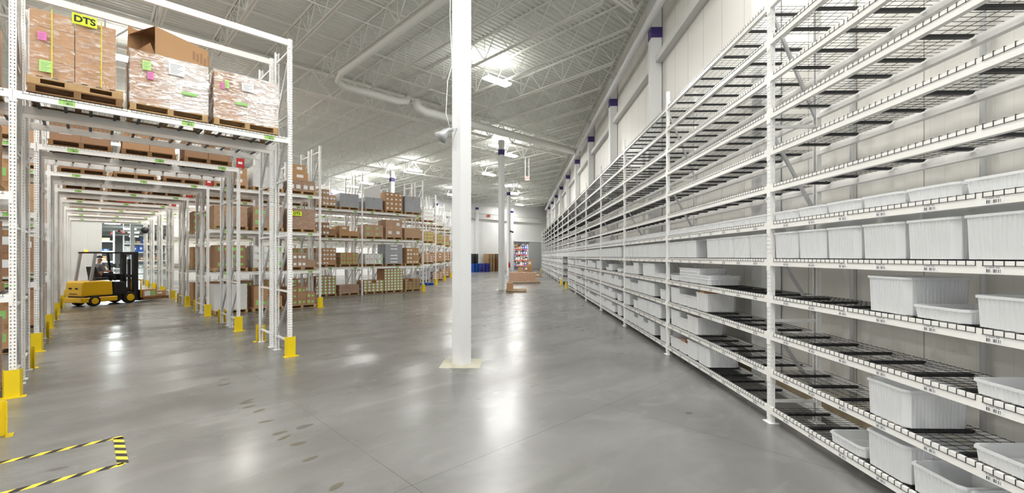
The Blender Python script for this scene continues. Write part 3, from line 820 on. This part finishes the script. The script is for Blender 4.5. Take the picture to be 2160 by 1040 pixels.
# load 1 on two pallets
z = LV[0]+.011
pallet(W(-.10, vf+.5, z), A4, 1.06, .98, 'dark lower pallet of the two stacked beneath the strapped load', 'woodd', True)
pallet(W(-.10, vf+.5, z+.1305), A4, 1.06, .98, 'pale upper pallet directly beneath the strapped sign-bearing load', 'wood', True, parts=notched_parts)
zc = z+.261
L1H = .98
for k in range(4):
    for j in range(3):
        for i in range(2):
            cw = .475; cd = .31; ch = L1H/4
            addc(W(-.13-.475/2+i*.475-.0, vf+.02+cd*(j+.5), zc+ch*k), A4, cw, cd, ch, 'card', 'near' if (j == 0 and i == 1) else '',
                 'brown carton, %s layer, %s column, %s rank of strapped load' % (['bottom','second','third','top'][k], ['left','right'][i], ['front','middle','rear'][j]), 'cartons of the strapped load', True)
wrapfilm(W(-.13, vf+.02+.465, zc-.04), A4, .95, .93, L1H+.05, 'clear stretch film around the strapped load with lime sign', 3)
for q, x in enumerate((-.13-.24, -.13+.3)):
    m = MB().box((-.006,-.515,.0),(.006,-.512,1.03)).box((-.006,.512,.0),(.006,.515,1.03)).box((-.006,-.515,1.03),(.006,.515,1.033))
    tag(obj('strap', m.mesh('strap', M['strap']), None, W(x, vf+.02+.465, zc-.02), A4), 'thin yellow strap around the top left load, %s of its two' % ('left' if q == 0 else 'right'), 'strap')
def sticker(u, zz, w, h, mat, label, vv=None, name='shipping_label', lines=True, tilt=0):
    o = obj(name, MB().box((-w/2,-.001,0),(w/2,0,h)).mesh('lab', M[mat]), None, W(u, vv if vv is not None else vf-.02, zz), A4)
    o.rotation_euler = (0, tilt, A4)
    tag(o, label, 'label')
    if lines:
        m = MB()
        for q in range(6):
            m.box((-w*.4,-.0018,h*(.12+.13*q)),(w*(.05+.33*((q*37)%3)/2),-.0011,h*(.12+.13*q)+h*.035))
        obj('printed_lines', m.mesh('lines', M['print']), o)
    return o
sg = sticker(-.02, zc+.89, .28, .165, 'lime', 'lime sign with black DTS lettering on the top left load', name='load_sign', lines=False)
dts = text_mesh('DTS', .135, M['ink'])
obj('lettering', dts, sg, (0,-.002,.078), rot=(PI/2,0,0))
sticker(-.47, zc+.52, .09, .12, 'pink', 'pink sticker on the strapped load at upper left')
sticker(-.43, zc+.06, .14, .17, 'lgrn', 'pale green label low on the strapped load')
# load 2
def bigload(u, name, zt, w=1.06):
    pallet(W(u, vf+.5, z), A4, 1.08, .98, 'wooden pallet under the %s' % name, 'wood', True)
    zc = z+.1305; h = zt-zc
    for k in range(2):
        for j in range(2):
            for i in range(2):
                addc(W(u-w/4+i*w/2, vf+.03+.46*(j+.5), zc+h/2*k), A4, w/2, .46, h/2, 'card', '',
                     'large brown carton, %s %s %s quarter, %s' % (['lower','upper'][k], ['left','right'][i], ['front','rear'][j], name), 'cartons of the wrapped top loads', True)
    wrapfilm(W(u, vf+.03+.46, zc-.02), A4, w, .92, h+.03, 'clear glossy film wrapped around the %s' % name, int(u*10)+5, 'wrap2')
    return zc, h
zc2, h2 = bigload(1.04, 'middle load over the tunnel', 5.42)
zc3, h3 = bigload(2.2, 'right load over the tunnel', 5.43)
zc = zc2
sticker(.72, zc2+.56, .11, .15, 'lgrn', 'pale green label on the middle top load', name='shipping_label')
sticker(.77, zc2+.42, .08, .12, 'pink', 'pink sticker on the middle top load')
sticker(1.12, zc2+.58, .22, .22, 'lab', 'large white label on the middle top load')
sticker(1.3, zc2+.28, .22, .05, 'grn', 'thin green strip label on the middle top load', lines=False)
sticker(1.86, zc3+.56, .07, .14, 'lgrn', 'small pale green label on the right top load')
sticker(1.80, zc3+.53, .06, .12, 'pink', 'pink sticker on the right top load')
sticker(2.2, zc3+.58, .2, .15, 'lab', 'white label on the right top load')
sticker(2.1, zc3+.3, .2, .05, 'grn', 'thin green strip label on the right top load', lines=False)
# open carton on the middle load
t = thing('open_carton', 'large open brown carton lying on the middle load over the tunnel', 'carton', W(1.17, vf+.44, zc2+h2+.014), A4+math.radians(15))
w, d, h = .82, .5, .5; hw, hd = w/2, d/2; g = .006
m = MB().box((-hw,-hd,0),(hw,hd,g)); m.prism([(-hw,g),(hw,g),(hw,h-.1),(-hw,h)], -hd, -hd+g); m.prism([(-hw,g),(hw,g),(hw,h-.1),(-hw,h)], hd-g, hd)
m.box((hw-g,-hd+g,g),(hw,hd-g,h-.11)); m.quad([(-hw,-hd,h),(hw,-hd,h-.1),(hw,hd,h-.1),(-hw,hd,h)]); m.quad([(-hw,hd,h-.004),(hw,hd,h-.104),(hw,-hd,h-.104),(-hw,-hd,h-.004)])
obj('body', m.mesh('body', M['cardo']), t)
def flap(pts):
    m = MB(); m.quad(pts); m.quad([tuple(Vector(p)+Vector((.004,.004,.004))) for p in reversed(pts)]); return m.mesh('flap', M['cardo'])
obj('flap', flap([(-hw,-hd,.02),(-hw,-hd,h-.01),(-hw+.16,-hd+.14,h-.05),(-hw+.16,-hd+.14,.04)]), t)
obj('flap', flap([(-hw,-hd,h),(-hw,hd,h),(-hw-.22,hd-.02,h-.12),(-hw-.22,-hd+.03,h-.17)]), t)
obj('flap', flap([(-hw,hd,.01),(-hw,hd,h),(-hw-.22,hd-.06,h+.03),(-hw-.24,hd-.06,.03)]), t)
obj('flap', flap([(-hw,-hd,g),(-hw,hd,g),(-hw-.06,hd,.2),(-hw-.07,-hd,.19)]), t)
m = MB()
for q in range(5): m.box((.15+.06*q,-hd-.0015,.14-.01*q),(.19+.06*q,-hd-.0005,.3-.02*q*(q%2)))
obj('printed_marks', m.mesh('marks', M['cardb']), t)

# ------------------------------------------------------------------ further loads
def uc(j, p): return RU+PU*(j-1)+.68+p*1.187      # centre of pallet position p in bay j
def vc(i, back=False): return V0[i]+.5+(FD+.3 if back else 0)
RN = ['nearest row', 'row two', 'row three', 'row four', 'row five', 'row six', 'row seven', 'row eight']
# tunnel-bay loads on rows 1..7 (only their undersides and fronts peek out)
for i in range(1, 8):
    for p in range(3):
        hh = [.55, .6, .5][(i+p) % 3] if i > 1 else [.42, .46, .5][p]
        load(uc(0, p), vc(i), LV[0], '%s tunnel load %s' % (RN[i], ['left','middle','right'][p]), 2, 2 if i > 1 else 1, 1.0, hh, ['cardb','card'][p % 2], 'w' if i < 3 else '', ny=1, pm='woodd')
# bays left of the tunnel, visible as slivers
for i in range(0, 4):
    for lv, z in enumerate(LV+[0]):
        load(uc(-1, 2), vc(i), z, '%s left bay %s' % (RN[i], ['top level','level two','level one','ground'][lv]), 2, 2, 1.0, .95, ['card','cardo','cardb','card'][lv], 'g' if lv % 2 else 'w', ny=1, wrap=(lv == 3 and i == 0))
# row three (i=2) bay right of the tunnel j=1 and row four (i=3) j=1..3
D = []
def L(i, j, p, lv, *a, **k):
    z = (LV+[0])[lv]
    nm = '%s bay %s %s %s' % (RN[i], ['zero','one','two','three','four','five','six','seven'][j], ['top level','level two','level one','ground'][lv], ['left','middle','right'][p])
    return load(uc(j, p), vc(i), z, nm, *a, **k)
L(2,1,0,0, 2,2,1.0,.6,'card','w'); L(2,1,1,0, 2,2,1.0,.75,'cardw','',wrap=True)
zt = L(2,1,2,0, 2,1,1.0,.42,'cardb','w2',wrap=True)
addc(W(uc(2-1,2)-.02, vc(2), zt+.012), A4, .62, .6, .32, 'card', 'w', 'brown carton, middle tier of the pyramid on the end rack top level', 'cartons on racks')
addc(W(uc(2-1,2)-.02, vc(2), zt+.334), A4, .5, .5, .3, 'cardo', 'w', 'brown carton crowning the pyramid on the end rack top level', 'cartons on racks')
L(2,1,0,1, 1,1,1.0,.7,'card','w',wrap=True); L(2,1,1,1, 2,2,1.0,.75,'card','gg',wrap=True); L(2,1,2,1, 1,1,1.0,.78,'cardb','',ny=1,wrap=True)
sg = sticker(uc(1,2)-.2, LV[1]+.14+.5, .36, .17, 'lime', 'small lime sign with black DTS lettering on a second level load', vv=vc(2)-.49, name='load_sign', lines=False)
obj('lettering', dts, sg, (0,-.002,.083), rot=(PI/2,0,0))
L(2,1,0,2, 2,3,.9,.8,'cardb','gg'); L(2,1,1,2, 3,3,1.0,.8,'cardw','wg'); L(2,1,2,2, 3,2,1.0,.55,'cardb','w2',wrap=True,drop=1)
L(2,1,0,3, 1,1,1.0,.9,'cardw',''); L(2,1,1,3, 2,2,.95,.8,'card','gg',drop=2); L(2,1,2,3, 3,3,1.0,.7,'cardb','gg',drop=1)
# row four
L(3,1,0,0, 2,2,1.0,.7,'card','w'); L(3,1,1,0, 2,2,1.0,.8,'card','w',wrap=True); L(3,1,2,0, 2,2,1.0,.7,'cardb','w')
for lv in (1,2,3):
    for p in range(3): L(3,1,p,lv, 3,3,1.0,.8,['card','cardb','cardo'][(lv+p)%3],['w','gg','g'][(p+lv)%3])
L(3,2,0,0, 2,2,1.0,.75,'card','w',drop=1); L(3,2,1,0, 3,3,1.0,.8,'card','w2',wrap=True,drop=1); L(3,2,2,0, 1,1,1.0,.7,'grey','',ny=1)
L(3,2,0,1, 2,2,1.,.8,'cardb','w'); L(3,2,1,1, 3,2,1.05,.62,'cardb','w2',drop=1); L(3,2,2,1, 2,2,1.05,.5,'cardo','w',drop=2)
L(3,2,0,2, 3,3,1.,.8,'card','gg'); L(3,2,1,2, 3,4,1.0,.82,'card','w2'); L(3,2,2,2, 3,3,.95,.6,'card','gg')
L(3,2,0,3, 3,4,1.,.8,'card','wg'); L(3,2,1,3, 5,6,1.0,.9,'card','wg',ny=1); L(3,2,2,3, 2,2,1.05,.4,'cardb','',drop=1,wrap=True)
zt = L(3,3,0,0, 1,1,1.0,.62,'grey','',ny=1)
t = obj('white_panel', MB().prism([(-.5,.0),(.45,0),(.45,.78),(-.5,.42)], -.02, .02).mesh('panel', M['cardw']), None, W(uc(3,0), vc(3)-.3, zt+.012), A4)
tag(t, 'tall white slanted panel standing on a grey wrapped load on the top level', 'panel')
L(3,3,1,0, 4,4,1.05,1.0,'card','w',ny=1); L(3,3,2,0, 1,1,1.0,.9,'grey','',ny=1,wrap=True)
L(3,3,0,1, 2,2,1.05,.62,'card','g',wrap=True); L(3,3,1,1, 2,2,1.0,.95,'card','w',wrap=True); L(3,3,2,1, 1,1,1.05,.55,'cardo','w',wrap=True)
L(3,3,0,2, 4,2,1.0,.55,'cardw','wg',ny=1); L(3,3,1,2, 1,6,1.05,1.08,'grey','w',ny=1); L(3,3,2,2, 2,4,.8,.9,'cardo','w2')
L(3,3,0,3, 5,4,1.15,.6,'card','wg',ny=1,drop=1); L(3,3,1,3, 6,8,1.15,1.2,'card','wg',ny=1); L(3,3,2,3, 4,4,1.0,.6,'cardb','g',ny=1,drop=2)
for i in (4, 5, 6, 7):
    for j in (ENDJ[i],):
        for p in (1, 2):
            for lv in range(4):
                n = (i*5+p*3+lv*7)
                if i == 4 and lv == 3 and p == 2:
                    pallet(W(uc(j, p), vc(i), .0), A4, 1.05, .98, 'empty blue pallet on the floor at the end of row five', 'blue'); continue
                L(i,j,p,lv, 2+n%3, 2+(n//2)%3, 1.0, .6+.1*(n%4), ['card','cardw','card','cardo','grey'][n%5], ['w','w2','w','gg','w'][n%5], ny=1, wrap=(n % 4 == 0))
# floor loads in the aisle
pallet((-.2, 25.3, 0), 0, 1.2, 1.0, 'low wooden pallet with a single carton beside the second column', 'wood', True)
addc((-.55, 25.2, .132), 0, .38, .38, .38, 'cardo', '', 'single brown carton on the low pallet beside the second column', None, True)
pallet((.35, 33.6, 0), 0, 2.5, 1.0, 'wide wooden pallet beneath the long wrapped load in the aisle', 'wood', True)
for k in range(2):
    addc((.25, 33.6, .132+.34*k), 0, 2.05, .8, .34, 'card', '', 'long brown carton, %s of the wrapped pair in the aisle' % ['lower','upper'][k], None, True)
wrapfilm((.25, 33.6, .132), 0, 2.05, .8, .69, 'clear film around the long brown cartons in the aisle', 9)
r2 = random.Random(4)
for q, (x, y, zz, w, h) in enumerate(((.1,43.5,0,.5,.5),(.65,43.5,0,.5,.55),(1.2,43.5,0,.5,.45),(1.8,43.8,0,.8,.35),(.1,43.5,.5,.5,.45),(.65,43.5,.55,.5,.5),(1.0,44.4,0,.6,1.0),(1.0,44.4,1.0,.6,.7))):
    addc((x, y, zz+.002), r2.uniform(-.05,.05), w, .5, h-.002, ['card','cardo','cardb'][q%3], 'w' if q % 2 else '', '%s brown carton in the loose pile before the sliding door opening' % ORD[q], 'loose carton pile')
# pallet stacks against the far wall
def pstack(u, v, n, mat, nm, z=0, w=1.2):
    for k in range(n):
        pallet(W(u, v, z+k*.14), A4, w, 1.0, '%s pallet, %s from the floor in the %s' % (nm, ORD[k], 'stack by the far wall'), mat, False, '%s pallets stacked by the far wall' % nm)
pstack(36.2, 44.5, 8, 'blue', 'blue', w=1.1); pstack(37.8, 44.3, 8, 'violet', 'indigo', w=1.1)
pstack(39.1, 45.0, 17, 'wood', 'left tall brown', w=1.1); pstack(40.3, 45.1, 17, 'woodd', 'right tall brown', w=1.1)
for q, du in enumerate((-.3, .3)):
    t = obj('black_drum', MB().tube([(0,0,0),(0,0,.05),(0,0,.3),(0,0,.6),(0,0,1.2),(0,0,1.25)], [.26,.28,.27,.28,.27,.25], 16).mesh('drum', M['black'], True), None, W(36.2+du, 44.5, 8*.14))
    tag(t, '%s black drum standing on the blue pallet stack' % ['left','right'][q], 'drum')
# shelf with cartons in the open passage of the shelving
yk = RY+P*6
t = thing('steel_shelf', 'low white shelf with cartons set back in the open shelving passage', 'shelf', (3.45, yk+2.6, 0))
obj('frame', MB().box((0,0,.3),(.55,1.0,.36)).box((0,0,1.5),(.55,1.0,1.56)).box((0,0,0),(.05,.05,2.2)).box((0,.95,0),(.05,1.0,2.2)).box((.5,0,0),(.55,.05,2.2)).box((.5,.95,0),(.55,1.0,2.2)).mesh('frame', M['rack']), t)
for q, (zz, h, mt) in enumerate(((.362,.3,'cardo'),(1.562,.2,'cardo'),(1.764,.4,'card'))):
    addc((3.72, yk+3.1, zz), -PI/2, .8, .45, h, mt, 'w', 'brown carton in the open shelving passage, %s from the bottom' % ORD[q], None)
# brown goods inside some bins of the second bay
for q, (y, lev, h) in enumerate(((7.5,2,.33),(8.38,2,.17),(7.95,2,.14),(7.9,1,.28),(8.36,1,.15),(8.35,0,.24),(8.8,0,.17))):
    for e in range(2):
        addc((RX+.13+.22*e, y, LZ[lev]+.02), -PI/2, .2, .18, h-.03*e, ['cardo','card','cardb'][(q+e)%3], 'g' if (q+e) % 3 == 0 else '',
             'brown carton inside a %s bin of the second bay, %s, %s' % (['tall','low'][h < .2], LN[lev], ['front','rear'][e]+' at '+ORD[q]), None)

# emit cartons
cartons.sort(key=lambda c: (not c['near'], -c['size']))
print('cartons', len(cartons))
stuffm = {}
rest = MB(); rmats = []
for n, c in enumerate(cartons):
    if n < 300:
        if c['near']:
            me = carton_me(c['w'], c['d'], c['h'], c['mat'], '')
            o = obj('carton', me, None, c['loc'], c['rz'])
            if c['lab'] == 'near':
                m = MB(); w, d, h = c['w'], c['d'], c['h']
                for q in range(4): m.box((-w*.3,-d/2+.002,h*(.35+.12*q)),(w*(-.02+.05*(q%2)),-d/2+.0035,h*(.35+.12*q)+.008))
                obj('printed_lines', m.mesh('lines', M['cardb']), o)
        else:
            o = obj('carton', carton_me(c['w'], c['d'], c['h'], c['mat'], c['lab']), None, c['loc'], c['rz'])
        tag(o, c['text'], 'carton', c['group'])
    else:
        me = carton_me(c['w'], c['d'], c['h'], c['mat'], c['lab'])
        mx = Matrix.Translation(Vector(c['loc'])) @ Matrix.Rotation(c['rz'], 4, 'Z')
        n0 = len(rest.v); rest.v += [tuple(mx @ v.co) for v in me.vertices]
        for p in me.polygons:
            mt = me.materials[p.material_index]
            if mt not in rmats: rmats.append(mt)
            rest.f.append(tuple(i+n0 for i in p.vertices)); rest.m.append(rmats.index(mt))
if rest.v: tag(obj('cartons', rest.mesh('far_cartons', rmats)), 'brown and white cartons filling the farther rack loads', 'cartons', None, 'stuff')

# ------------------------------------------------------------------ forklift
hd = A4+math.radians(30)
t = thing('forklift', 'yellow and black electric forklift driving through the rack tunnel', 'forklift', W(.52, 25.4), hd)
def bev(mb, name, mat, par, w=.03, seg=3):
    o = obj(name, mb.mesh(name, mat), par); b = o.modifiers.new('b', 'BEVEL'); b.width = w; b.segments = seg; b.limit_method = 'ANGLE'
    return o
bev(MB().prism([(-1.08,.16),(-1.08,.36),(-.35,.36),(.2,.36),(.2,.16)], -.52, .52), 'lower_counterweight', M['fork_y'], t)
cw = bev(MB().prism([(-1.05,.42),(-1.02,.95),(-.95,1.02),(-.3,1.02),(.02,.98),(.05,.42)], -.5, .5), 'counterweight', M['fork_y'], t, .05)
m = MB()
for yy in (-.25, .12): m.box((-1.052,yy,.7),(-1.035,yy+.14,.76))
m.box((-1.06,-.22,.5),(-1.04,.22,.53)); obj('rear_slots', m.mesh('slots', M['ink']), cw)
obj('chassis', MB().box((-.95,-.46,.34),(.9,.46,.44)).box((.1,-.46,.14),(.85,.46,.4)).mesh('chassis', M['black']), t)
bev(MB().prism([(.06,.42),(.06,.97),(.5,.93),(.62,.55),(.62,.42)], -.5, .5), 'battery_cover', M['black'], t)
st = bev(MB().box((-.42,-.26,1.03),(.06,.26,1.15)), 'seat', M['black'], t)
bev(MB().prism([(-.42,1.1),(-.5,1.6),(-.4,1.6),(-.3,1.15)], -.24, .24), 'seat_back', M['black'], t)
for yy in (-.44, .44): obj('rear_pillar', MB().bar((-.72,yy,1.0),(-.55,yy,2.16),.09,.06).mesh('pillar', M['lgrey']), t)
m = MB()
for yy in (-.44, .44):
    m.bar((.55,yy,.95),(.42,yy,2.16),.07,.06); m.bar((-.62,yy,2.17),(.75,yy,2.17),.07,.05)
for q in range(9): m.bar((-.6+q*.16,-.46,2.2),(-.6+q*.16,.46,2.2),.035,.02)
obj('overhead_guard', m.mesh('guard', M['black']), t)
m = MB()
for yy in (-.36, .36):
    m.box((.88,yy-.07,.08),(1.06,yy+.07,2.22))
for zz in (.3, 1.1, 2.1): m.box((.9,-.36,zz),(1.02,.36,zz+.12))
m.box((.93,-.06,.1),(1.0,.06,1.9)); obj('mast', m.mesh('mast', M['black']), t)
m = MB()
for yy in [-.5+.2*q for q in range(6)]: m.bar((1.12,yy,.2),(1.12,yy,1.0),.03)
for zz in (.45, .98): m.bar((1.12,-.52,zz),(1.12,.52,zz),.045)
obj('load_backrest', m.mesh('backrest', M['fork_y']), t)
obj('carriage', MB().box((1.06,-.5,.2),(1.11,.5,.32)).box((1.06,-.5,.42),(1.11,.5,.52)).mesh('carriage', M['black']), t)
for yy in (-.28, .28): obj('fork', MB().prism([(1.14,.06),(2.2,.05),(2.2,.06),(1.2,.1),(1.18,.55),(1.14,.55)], yy-.05, yy+.05).mesh('fork', M['black']), t)
for (x, r) in ((-.62, .21), (.68, .25)):
    for s in (-1, 1):
        w_ = obj('wheel', MB().tube([(x,s*.34,r),(x,s*.36,r),(x,s*.52,r),(x,s*.54,r)], [r*.9,r,r,r*.9], 24).mesh('tyre', M['rubber']), t)
        obj('hub', MB().tube([(x,s*.53,r),(x,s*.56,r)], [r*.62,r*.55], 20).mesh('hub', M['fork_y']), w_)
obj('beacon', MB().tube([(-.5,.2,2.2),(-.5,.2,2.3)], .05, 10).mesh('beacon', M['beacon']), t)
obj('steering_wheel', MB().tube([(.3+.13*math.cos(a)*.6,.13*math.sin(a),1.38+.13*math.cos(a)*.5) for a in [2*PI*i/16 for i in range(17)]], .014, 6, cap=False).tube([(.45,0,1.0),(.3,0,1.38)], .025, 8).mesh('steer', M['black']), t)
bev(MB().box((.4,-.4,1.0),(.6,.4,1.28)), 'dashboard', M['black'], t)
# operator: one skinned body
pr = thing('person', 'person in grey shirt and dark cap seated driving the forklift', 'person', W(.52, 25.4), hd)
def skinmesh(name, pts, edges, mat, par, lev=2):
    me = bpy.data.meshes.new(name); me.from_pydata([p[:3] for p in pts], edges, []); me.materials.append(mat)
    o = obj(name, me, par); sk = o.modifiers.new('s', 'SKIN'); sk.use_smooth_shade = True
    if not me.skin_vertices: me.attributes  # layer is made by the modifier
    lay = me.skin_vertices[0] if len(me.skin_vertices) else None
    if lay:
        for i, p in enumerate(pts): lay.data[i].radius = (p[3], p[4] if len(p) > 4 else p[3])
        lay.data[0].use_root = True
    sb = o.modifiers.new('u', 'SUBSURF'); sb.levels = lev; sb.render_levels = lev
    return o
import bmesh
def skinned(name, pts, edges, mat, par):
    me = bpy.data.meshes.new(name); bm_ = bmesh.new(); ly = bm_.verts.layers.skin.verify()
    vs = []
    for p in pts:
        v_ = bm_.verts.new(p[:3]); v_[ly].radius = (p[3], p[4] if len(p) > 4 else p[3]); vs.append(v_)
    vs[0][ly].use_root = True
    for a, b in edges: bm_.edges.new((vs[a], vs[b]))
    bm_.to_mesh(me); bm_.free(); me.materials.append(mat)
    o = obj(name, me, par); sk = o.modifiers.new('s', 'SKIN'); sk.use_smooth_shade = True
    sb = o.modifiers.new('u', 'SUBSURF'); sb.levels = 1; sb.render_levels = 2
    return o
B = [(-.2,0,1.27,.12,.15),(-.21,0,1.42,.11,.15),(-.2,0,1.58,.11,.17),(-.18,0,1.69,.05,.055),(-.16,0,1.76,.045),(-.13,0,1.86,.095,.08),(-.13,0,1.95,.085,.075),
     (-.19,-.19,1.64,.055),(-.1,-.25,1.4,.045),(.1,-.17,1.38,.035),(.2,-.12,1.41,.03),
     (-.19,.19,1.64,.055),(-.1,.25,1.4,.045),(.1,.17,1.38,.035),(.2,.12,1.41,.03),
     (-.1,-.1,1.24,.09),(.25,-.14,1.24,.075),(.35,-.14,.98,.05),(-.1,.1,1.24,.09),(.25,.14,1.24,.075),(.35,.14,.98,.05)]
E = [(0,1),(1,2),(2,3),(3,4),(4,5),(5,6),(2,7),(7,8),(8,9),(9,10),(2,11),(11,12),(12,13),(13,14),(0,15),(15,16),(16,17),(0,18),(18,19),(19,20)]
for s, hnd in ((-1, 10), (1, 14)):
    for q in range(5):
        n0 = len(B); a = (q-2)*.016; bx = .25 if q else .22
        B += [(bx, s*.12+a, 1.425-.004*q, .009), (bx+.03, s*.12+a*1.1, 1.405, .008)]; E += [(hnd, n0), (n0, n0+1)]
skinned('body', B, E, M['skin'], pr)
SB = [(b[0], b[1], b[2], b[3]+.028, (b[4] if len(b) > 4 else b[3])+.028) for b in (B[0],B[1],B[2],B[3],B[7],B[8],B[11],B[12])]
skinned('shirt', SB, [(0,1),(1,2),(2,3),(2,4),(4,5),(2,6),(6,7)], M['shirt'], pr)
TB = [(b[0], b[1], b[2], b[3]+.012, (b[4] if len(b) > 4 else b[3])+.012) for b in (B[0],B[15],B[16],B[17],B[18],B[19],B[20])]
skinned('trousers', TB, [(0,1),(1,2),(2,3),(0,4),(4,5),(5,6)], M['trouser'], pr)
obj('cap', MB().tube([(-.14,0,1.96),(-.14,0,2.02),(-.14,0,2.06)], [.105,.09,.03], 14).box((-.1,-.06,1.955),(.06,.06,1.97)).mesh('cap', M['black'], True), pr)
m = MB().tube([(-.035,-.03,1.9),(-.03,-.03,1.9)], .012, 8).tube([(-.035,.03,1.9),(-.03,.03,1.9)], .012, 8).box((-.04,-.025,1.83),(-.033,.025,1.838))
obj('face_features', m.mesh('face', M['ink']), pr)
# pallet with cartons on the forks
fx = Vector((math.cos(hd), math.sin(hd), 0)); base = W(.52, 25.4)
pp = base+fx*1.75; pallet((pp.x, pp.y, .07), hd+PI/2, 1.1, 1.1, 'wooden pallet on the forks of the forklift', 'woodd', True)
for q, (a, b, ww, hh) in enumerate(((-.25,-.3,.62,.34),(.3,-.1,.6,.24))):
    k = pp+fx*a+Vector((-fx.y, fx.x, 0))*b
    o = obj('carton', carton_me(ww, .4, hh, 'card', 'wg' if q == 0 else 'w'), None, (k.x, k.y, .202), hd)
    tag(o, 'brown labelled carton on the forklift pallet, %s the mast' % ('nearest' if q == 0 else 'farther from'), 'carton', None)

# footprints on the floor
def floor_at(px, py):
    yc = F*H0/(py-541); xc = (px-1080)/F*yc
    return xc*math.cos(TH)-yc*math.sin(TH), xc*math.sin(TH)+yc*math.cos(TH)
M['damp'] = simple('damp_concrete', (104, 99, 86), .5, var=.1)
for q, (px, py) in enumerate(((474,801),(473,811),(523,845),(519,850),(526,858),(547,866),(561,889),(591,913),(600,923),(629,936),(655,968),(710,1026))):
    x, y = floor_at(px, py)
    m = MB().prism([(.04*math.cos(a)*(1 if q%2 else .8), .085*math.sin(a)) for a in [2*PI*i/14 for i in range(14)]], .0003, .0012, 0, 'z')
    tag(obj('footprint_mark', m.mesh('mark', M['damp']), None, (x, y, 0), 2.2+.3*(q % 3)), 'dark damp mark on the floor, %s in the trail from the racks toward camera' % ORD[q], 'floor mark')

# ------------------------------------------------------------------ floor tape
def tape(u, v, L, w, along, label):
    o = obj('hazard_tape', MB().box((0,-w/2,0),(L,w/2,.0015)).mesh('tape', M['haz']), None, W(u, v, .0005), A4+(0 if along == 'u' else PI/2))
    tag(o, label, 'floor tape')
tape(-2.6, 6.58, 2.89, .075, 'u', 'upper long yellow and black tape strip on the lower left floor')
tape(-2.6, 5.71, 2.86, .075, 'u', 'lower long yellow and black tape strip on the lower left floor')
tape(.255, 5.71, .87, .085, 'v', 'short yellow and black tape strip closing the right end of the floor marking')

# ------------------------------------------------------------------ room beyond the tunnel and beyond the sliding door
def far_shelf(u, v, w, n, mat, label, seed, hgt=3.6, depth=1.0):
    t = thing('storage_shelf', label, 'shelf', W(u, v), A4)
    m = MB(); b = MB(); r = random.Random(seed)
    for x in (0, w): 
        for y in (0, depth): m.box((x-.05,y-.05,0),(x+.05,y+.05,hgt))
    obj('posts', m.mesh('posts', M['rack']), t)
    for q in range(n):
        z = .4+q*(hgt-.5)/n; b.box((0,-.03,z),(w,.03,z+.12)); b.box((0,depth-.03,z),(w,depth+.03,z+.12)); b.box((0,0,z+.09),(w,depth,z+.12))
    obj('beams', b.mesh('beams', M[mat]), t)
    for q in range(n):
        z = .4+q*(hgt-.5)/n+.125; x = .1; c = 0
        while x < w-.55:
            ww = r.uniform(.35,.6); hh = r.uniform(.2, (hgt-.5)/n-.25)
            addc2(W(u+x+ww/2, v+depth*.45, z), ww, .6, hh, r.choice(['card','cardo','cardb','cardw','blue','grey']), '%s box on level %s of the %s' % (ORD[c], ['one','two','three','four','five'][q], label)); x += ww+.05; c += 1
def addc2(loc, w, d, h, mat, lab):
    lab = ' '.join(lab.split()[:16])
    tag(obj('storage_box', carton_me(round(w,1), d, round(h,1), mat, 'w'), None, loc, A4), lab, 'box', 'boxes in the rooms beyond')
far_shelf(49.2, 51.0, 4.6, 4, 'red', 'red-beamed shelf beyond the sliding door', 3, 4.1)
far_shelf(53.6, 56.5, 5.4, 4, 'blue', 'blue-beamed shelf behind the red-beamed one', 4, 4.8)
far_shelf(-.2, 60.0, 2.2, 4, 'rack', 'left far shelf beyond the tunnel', 5, 4.6)
far_shelf(3.2, 70.0, 4.0, 4, 'rack', 'right far shelf beyond the tunnel', 6, 4.6)
p = W(2.9, 51.0); column('steel_column', p.x, p.y, .3, 5.74, A4, 'white column in the room beyond the tunnel', None)
t = thing('work_table', 'dark packing table with monitors in the room beyond the tunnel', 'table', W(1.6, 54), A4)
obj('table_top', MB().box((-1.2,-.4,.86),(1.4,.4,.9)).mesh('top', M['grey']), t)
for x in (-1.15, 1.3):
    for y in (-.35, .3): obj('leg', MB().box((x,y,0),(x+.05,y+.05,.86)).mesh('leg', M['black']), t)
for q, x in enumerate((-.7, .1, .8)):
    o = thing('monitor', 'dark computer monitor on the packing table, %s from left' % ORD[q], 'monitor', W(1.6+x, 54, .901), A4)
    obj('screen', MB().box((-.27,-.02,.12),(.27,.02,.46)).mesh('screen', M['black']), o); obj('stand', MB().box((-.03,-.02,.01),(.03,.02,.12)).box((-.1,-.08,0),(.1,.08,.01)).mesh('stand', M['black']), o)
for q, (u, v) in enumerate(((2.0,50.5),(2.4,53),(1.7,56),(3.4,58))):
    o = tag(obj('red_reel', MB().tube([(0,0,0),(0,.15,0)], .09, 16).mesh('reel', M['red']), None, W(u, v, 4.2), A4), 'red hose reel hanging beyond the tunnel, %s from the front' % ORD[q], 'reel')
    obj('drop_rod', MB().tube([(0,.07,.08),(0,.07,1.98)], .012, 6).mesh('rod', M['galv']), o)

# ------------------------------------------------------------------ camera, world, view
cam = bpy.data.cameras.new('camera'); cam.sensor_width = 36; cam.lens = F/2160*36; cam.shift_y = 21/2160; cam.clip_end = 400; cam.clip_start = .02
co = bpy.data.objects.new('camera', cam); C.objects.link(co); co.location = (0, 0, H0); co.rotation_euler = (PI/2, 0, TH)
sc = bpy.context.scene; sc.camera = co
w = bpy.data.worlds.new('world'); sc.world = w; w.use_nodes = True
w.node_tree.nodes['Background'].inputs[0].default_value = (.95, .97, 1, 1); w.node_tree.nodes['Background'].inputs[1].default_value = 4.3
sc.view_settings.view_transform = 'Standard'; sc.view_settings.look = 'None'; sc.view_settings.gamma = 1; sc.view_settings.exposure = 0.5
